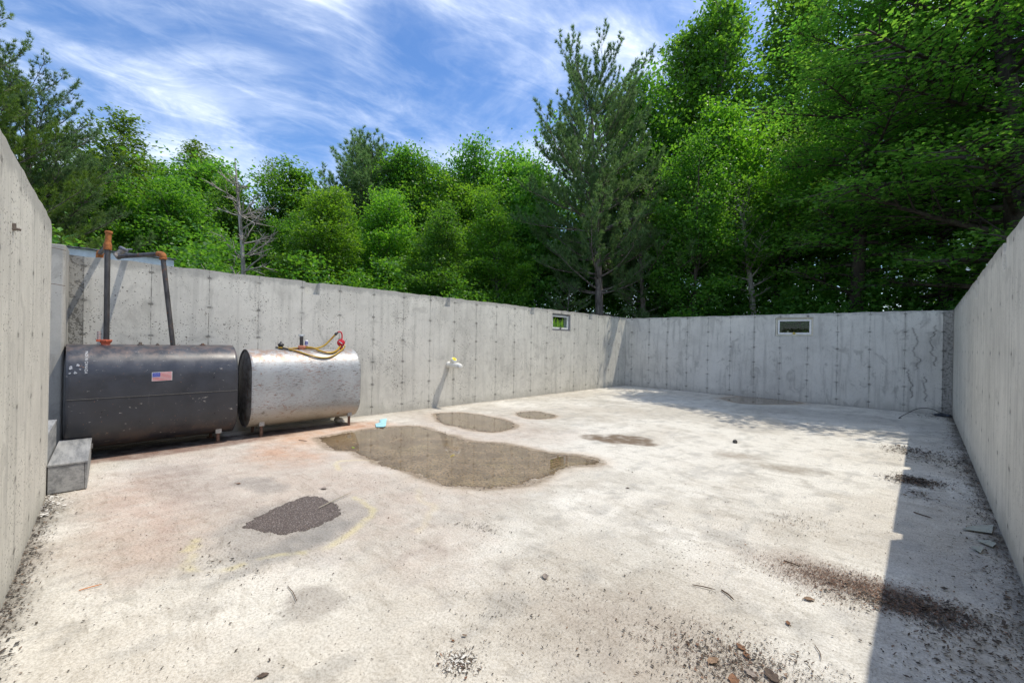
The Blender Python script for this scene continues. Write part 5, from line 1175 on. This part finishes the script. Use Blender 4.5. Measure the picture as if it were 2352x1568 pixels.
CP(mC, 1130, 365, 22.5, 1.1, 'maple on the skyline left of the dark maple by the big pine')
T('maple_tree', K_grey, L_mid, P_mapleB, 1465, 200, 20.5, 0.8, 'tall dark maple right behind the big pine')
pB = T('poplar_tree', K_grey, L_mid, P_poplar, 1540, 75, 21.5, 1.0, 'shorter poplar between the big pine and the tall spiky poplar')
T('poplar_tree', K_grey, L_mid, P_poplar, 1785, -40, 21.0, 1.05, 'tall poplar cut by the top of the photo, left of the dark beeches')
T('maple_tree', K_grey, L_lime, P_mapleA, 1700, 235, 18.0, 0.85, 'lime green maple glowing in front of the poplars')
T('maple_tree', K_dark, L_mid, P_mapleB, 1590, 330, 15.9, 0.85, 'green maple right of the big pine, reaching the wall top')
T('maple_tree', K_dark, L_mid, P_mapleA, 1840, 190, 19.5, 0.75, 'dark maple between the tall poplar and the beeches')
T('maple_tree', K_pale, L_mid, broadleaf(10, 2.9, 0.30, 40, 0.125, 12, 0.22, clump=0.24), 1735, 380, 16.2, 0.9, 'maple with a thick pale-streaked trunk above the far wall window')
T('maple_tree', K_dark, L_dark, broadleaf(10, 2.8, 0.34, 40, 0.125, 12, 0.20, clump=0.24), 1775, 300, 17.2, 0.9, 'maple with a dark trunk just right of the pale-streaked trunk')

# --- pines
rprof = lambda f: 0.35+0.75*math.sin(math.pi*min(1, 0.25+0.75*(1-f)))**0.9*(1.05-0.45*f)
cpn = pine(13.6, 3.7, 0.20, 104, 0.19, 22, 0.23, prof=lambda f: (0.42+0.62*math.sin(math.pi*(0.24+0.62*f)))*(0.75+0.5*abs(math.sin(f*23))), dead_low=26, nw=0.018, step=0.14, elev=(0, 50), wob=0.08, lean=(-0.03, 0.02))
cpr = T('pine_tree', K_pine, L_pine, cpn, 1378, 150, 16.8, 0.92, 'tall white pine with a bare grey lower trunk rising over the far left corner', tri=True, H=13.6)
T('pine_tree', K_pine, L_pine, pine(10, 2.3, 0.34, 120, 0.19, 20, 0.17, nw=0.020, step=0.15, elev=(5, 60), prof=lambda f: 0.45+0.65*math.sin(math.pi*(0.2+0.7*f))), 810, 322, 20.0, 1.1, 'smaller round-topped white pine on the skyline above the silver tank', tri=True, filt=False)
T('pine_tree', K_pine, L_pinel, pine(12, 4.8, 0.08, 150, 0.15, 16, 0.26, nw=0.014, step=0.085, elev=(5, 45), prof=lambda f: 0.30+0.85*(1-f)**0.55), -130, 30, 10.5, 0.95, 'sunlit white pine leaning in from the left edge of the photo', tri=True, H=12, filt=False)
T('pine_tree', K_pine, L_pine, pine(10, 3.5, 0.06, 110, 0.15, 16, 0.17, nw=0.014, step=0.10, elev=(10, 45), prof=lambda f: 0.35+0.8*(1-f)**0.6), 70, 175, 12.0, 1.0, 'darker white pine in front of the sunlit one, its boughs reaching over the vent pipe', tri=True, filt=False)
T('pine_tree', K_pine, L_pine, pine(5, 1.5, 0.05, 40, 0.16, 20, 0.06, nw=0.015, step=0.14, elev=(5, 50)), 1480, 430, 17.0, 1.25, 'young pale pine with soft layered boughs right of the big pine trunk', tri=True, H=5)
T('pine_tree', K_pine, L_pine, pine(5, 1.5, 0.04, 30, 0.16, 18, 0.05, nw=0.015, step=0.15), 1300, 655, 16.0, 1.3, 'little pine sapling poking over the wall left of the big pine foot', tri=True, H=5)

# --- dead tree
L = Limbs(); tr_ = curve(np.array([0, 0, -0.2]), np.array([0.02, 0.0, 1]), 5.6, 14, 0, 0.03); L.add(tr_, 0.075*(1-np.linspace(0, 1, 14))**0.7+0.008, 8)
for i in range(34):
    t = RNG.uniform(0.16, 0.95); k = int(t*13); ga = RNG.uniform(0, 6.28); Lb = (0.4+1.9*(1-t))*RNG.uniform(0.5, 1.1); d = np.array([math.cos(ga), math.sin(ga), RNG.uniform(-0.1, 0.7)])
    P = curve(tr_[k], d, Lb, 8, 0.35, 0.12); L.add(P, np.linspace(0.034*(1-t)+0.014, 0.007, 8), 5)
    for j in range(6):
        q = P[RNG.integers(2, 7)]; P2 = curve(q, d+RNG.normal(0, 0.55, 3), Lb*RNG.uniform(0.2, 0.5), 5, 0.2, 0.14); L.add(P2, np.linspace(0.014, 0.006, 5), 3)
        if j < 3: L.add(curve(P2[2], d+RNG.normal(0, 0.8, 3), Lb*0.2, 4, 0.1, 0.15), np.linspace(0.005, 0.002, 4), 3)
p = at(557, 8.7); h = (topz(560, 372, 8.7)-p[2])/5.4
root = empty('dead_tree', p); tag(root, 'bare grey dead tree with spreading twigs behind the long wall', 'tree'); root.scale = (h*1.05, h*1.05, h); o = bpy.data.objects.new('trunk', L.mesh('trunk', K_dead)); link(o, root)

# --- beeches at the right: layered sprays, backlit
def beech(H, Rr, lo, nprim, r0, per=11, leaf=0.125): return broadleaf(H, Rr, lo, nprim, leaf, per, r0, elev=(2, 40), prof='round', clump=0.23, sec=0.34, tilt=0.32, tdens=1.15, bend=-0.12, droop=0.35, flat=0.28, wid=0.30)
def B(pos, H, Rr, lo, nprim, r0, label, lm=L_beech, km=K_dark, **k):
    return place_tree('beech_tree', km, lm, beech(H, Rr, lo, nprim, r0, **k), (pos[0], pos[1], gz_(*pos)-0.05), label, 'tree', None, RNG.uniform(0, 6.28))
B(spot(2352, 10.0), 14, 4.4, 0.10, 92, 0.30, 'huge dark beech whose trunk stands at the right edge of the photo')
B(spot(2175, 13.0), 14, 3.8, 0.12, 84, 0.17, 'beech with a slim dark trunk over the right end of the far wall')
B(spot(1965, 13.6), 14, 3.0, 0.12, 76, 0.20, 'beech with a stout dark trunk right of the far wall window')
B(spot(2242, 15.0), 13, 3.8, 0.14, 66, 0.15, 'thin-trunked beech behind the one over the right wall corner')
B(spot(2080, 17.5), 15, 4.0, 0.12, 60, 0.18, 'beech standing deeper in the shade between two nearer beeches')
B(spot(2010, 17.8), 15, 3.0, 0.12, 60, 0.18, 'beech in the shade behind the stout-trunked beech')
B(spot(2420, 13.5), 15, 4.2, 0.10, 60, 0.22, 'beech beyond the right wall, mostly outside the right edge of the photo')
B((5.6, 12.0), 14, 3.8, 0.12, 50, 0.24, 'beech standing outside the right wall, hidden beyond the right edge')

# --- undergrowth and the wood beyond, one mass each
def mass(name, pts, leaf, per, clump, mat, label, flat=0.6, tilt=0.6):
    n = len(pts); ci = np.repeat(np.arange(n), per); Cn = pts[ci]+RNG.normal(0, 1, (n*per, 3))*np.array([1, 1, flat])*clump
    ok = keep(Cn) & ~((Cn[:, 0] > XL-WT-0.03) & (Cn[:, 0] < XR+WT+0.03) & (Cn[:, 1] < YF+WT+0.03)); Cn = Cn[ok]
    Q = leaf_quads(Cn, RNG.normal(0, 1, (len(Cn), 3)), leaf, tilt)
    o = bpy.data.objects.new(name, arr_mesh(name, Q, np.arange(len(Q)).reshape(-1, 4), [mat])); C.objects.link(o); tag(o, label, kind='stuff'); return o
def bushes(X0, Y0, n, hh, rr):
    out = []
    for x, y in zip(X0, Y0):
        g = gz_(x, y); h = hh*RNG.uniform(0.5, 1.2); r_ = rr*RNG.uniform(0.6, 1.2); k = n
        a = RNG.uniform(0, 6.28, k); q = RNG.uniform(0, 1, k)**0.6; z = RNG.uniform(0.05, 1, k); s = r_*q*np.sqrt(np.clip(1.05-z**2.0, 0, 1)); out.append(np.stack([x+s*np.cos(a), y+s*np.sin(a), g+z*h], 1))
    return np.concatenate(out)
bx_ = np.concatenate([RNG.uniform(-13.5, -9.6, 54)]); by_ = np.linspace(-4.5, 18, 54)+RNG.normal(0, 0.5, 54)
mass('undergrowth', bushes(bx_, by_, 40, 2.0, 1.15), 0.10, 15, 0.17, L_mid, 'bushes and saplings crowding behind the long wall')
bx_ = RNG.uniform(-10, 8, 90); by_ = RNG.uniform(15.8, 22.0, 90)
mass('undergrowth', bushes(bx_, by_, 46, 2.3, 1.25), 0.14, 13, 0.2, L_dark, 'low shaded undergrowth beyond the far wall')
aa = np.concatenate([np.linspace(R(58), R(195), 120)]); rr_ = RNG.uniform(24, 34, 120)
fx, fy = rr_*np.cos(aa), rr_*np.sin(aa)
pts = []
for x, y in zip(fx, fy):
    an = math.degrees(math.atan2(y, x)) % 360; hmax = (7.0 if an > 150 else 8.6) if an > 128 else 13.0; g = gz_(x, y); n = 90 if an > 128 else 120; z = RNG.uniform(0.04, 1, n)**0.9*hmax*RNG.uniform(0.75, 1.1); pts.append(np.stack([x+RNG.normal(0, 1.5, n), y+RNG.normal(0, 1.5, n), g+z], 1))
mass('distant_wood', np.concatenate(pts), 0.20, 16, 0.5, L_dark, 'dark wood closing the view behind the nearer trees')
L = Limbs()
for k in range(110):
    a = RNG.uniform(R(60), R(185)); r_ = RNG.uniform(19, 30); x, y = r_*math.cos(a), r_*math.sin(a)
    if (x > -9.5 and y < 15) or math.hypot(x, y) < 20: continue
    P = curve(np.array([x, y, gz_(x, y)-0.2]), np.array([RNG.normal(0, .05), RNG.normal(0, .05), 1]), RNG.uniform(4, 6.5), 7, 0, 0.03); L.add(P, np.linspace(RNG.uniform(0.05, 0.14), 0.03, 7), 6)
o = bpy.data.objects.new('distant_trunks', L.mesh('distant_trunks', K_dark)); C.objects.link(o); tag(o, 'thin dark trunks in the depth of the wood', kind='stuff')

# weeds and grass outside the walls
def grass(name, x, y, h, mat, label, per=9, w_=0.012):
    n = len(x); ci = np.repeat(np.arange(n), per); g = gheight(x, y)[ci]; B0 = np.stack([x[ci]+RNG.normal(0, .05, n*per), y[ci]+RNG.normal(0, .05, n*per), g-0.02], 1); H_ = (h[ci]*RNG.uniform(0.5, 1.1, n*per))[:, None]
    ln = RNG.normal(0, 0.33, (n*per, 2)); S = nrm(np.concatenate([RNG.normal(0, 1, (n*per, 2)), np.zeros((n*per, 1))], 1))*w_
    M1 = B0+np.concatenate([ln*H_*0.35, H_*0.6], 1); T1 = B0+np.concatenate([ln*H_*1.1, H_*0.95], 1)
    ok = ~((T1[:, 0] > XL-WT-0.01) & (T1[:, 0] < XR+WT) & (T1[:, 1] < YF+WT+0.01))
    V_ = np.stack([B0-S*0.6, B0+S*0.6, M1+S, M1-S, M1-S, M1+S, T1+S*0.1, T1-S*0.1], 1)[ok].reshape(-1, 3)
    o = bpy.data.objects.new(name, arr_mesh(name, V_, np.arange(len(V_)).reshape(-1, 4), [mat])); C.objects.link(o); tag(o, label, kind='stuff')
gx1 = RNG.uniform(-9.3, XL-WT-0.08, 900); gy1 = RNG.uniform(-1, 14, 900)
gx2 = RNG.uniform(-9, 0.7, 500); gy2 = RNG.uniform(YF+WT+0.08, 15.2, 500)
grass('grass', np.concatenate([gx1, gx2]), np.concatenate([gy1, gy2]), np.concatenate([RNG.uniform(0.2, 0.75, 900), RNG.uniform(0.12, 0.45, 500)]), L_lime, 'grass and weeds growing along the outside of the walls')
gx3 = RNG.uniform(-9.4, -7.95, 420); gy3 = RNG.uniform(9.6, 12.8, 420)
grass('weeds', gx3, gy3, RNG.uniform(0.4, 0.85, 420), L_lime, 'tall bright weeds seen through the small window', 8, 0.03)
gy4 = np.array([8.05, 8.1, 8.35, 8.0, 6.6, 10.9, 11.0, 5.7]); grass('weeds', np.full(8, XL-WT-0.10), gy4, np.array([1.35, 1.2, 1.1, 1.25, 1.05, 1.15, 1.05, 1.0]), L_lime, 'few grass stems poking above the long wall top', 4, 0.010)

# ------------------------------------------------------------------ shed behind the long wall
sh_ = empty('shed', (-10.2, -0.4, gz_(-10.2, 0)-0.1)); tag(sh_, 'low white shed with a grey ribbed roof just behind the long wall at the left', 'shed')
Mws = simple('white_boards', (0.66, 0.68, 0.70), 0.6, 0, 0.12, 10); Mrf = simple('roof_sheet', (0.14, 0.145, 0.16), 0.5, 0.4, 0.2, 20)
mb = MB(); mb.box((-11.4, -2.2, 1.2), (-9.12, 1.20, 2.585)); mb.build('wall', Mws, sh_)
mb = MB(); mb.box((-9.11, -2.3, 2.56), (-9.05, 1.29, 2.668)); mb.box((-11.45, 1.23, 2.56), (-9.11, 1.288, 2.66)); mb.build('fascia', Mws, sh_, bevel=0.004)
mb = MB(); n = 60; vs = []
for i in range(n+1):
    y = -2.32+3.64*i/n; zr = 0.012*(1 if i % 2 else 0)
    for x, z in ((-9.0, 2.672), (-11.5, 3.02)): vs += [(x, y, z+zr), (x, y, z+zr+0.006)]
fs = []
for i in range(n):
    a = i*4; b = a+4; fs += [(a+1, b+1, b+3, a+3), (a, a+2, b+2, b), (a, b, b+1, a+1), (a+2, a+3, b+3, b+2)]
mb.add(vs, fs); mb.box((-9.045, -2.32, 2.669), (-9.02, 1.31, 2.690)); mb.build('roof', Mrf, sh_)
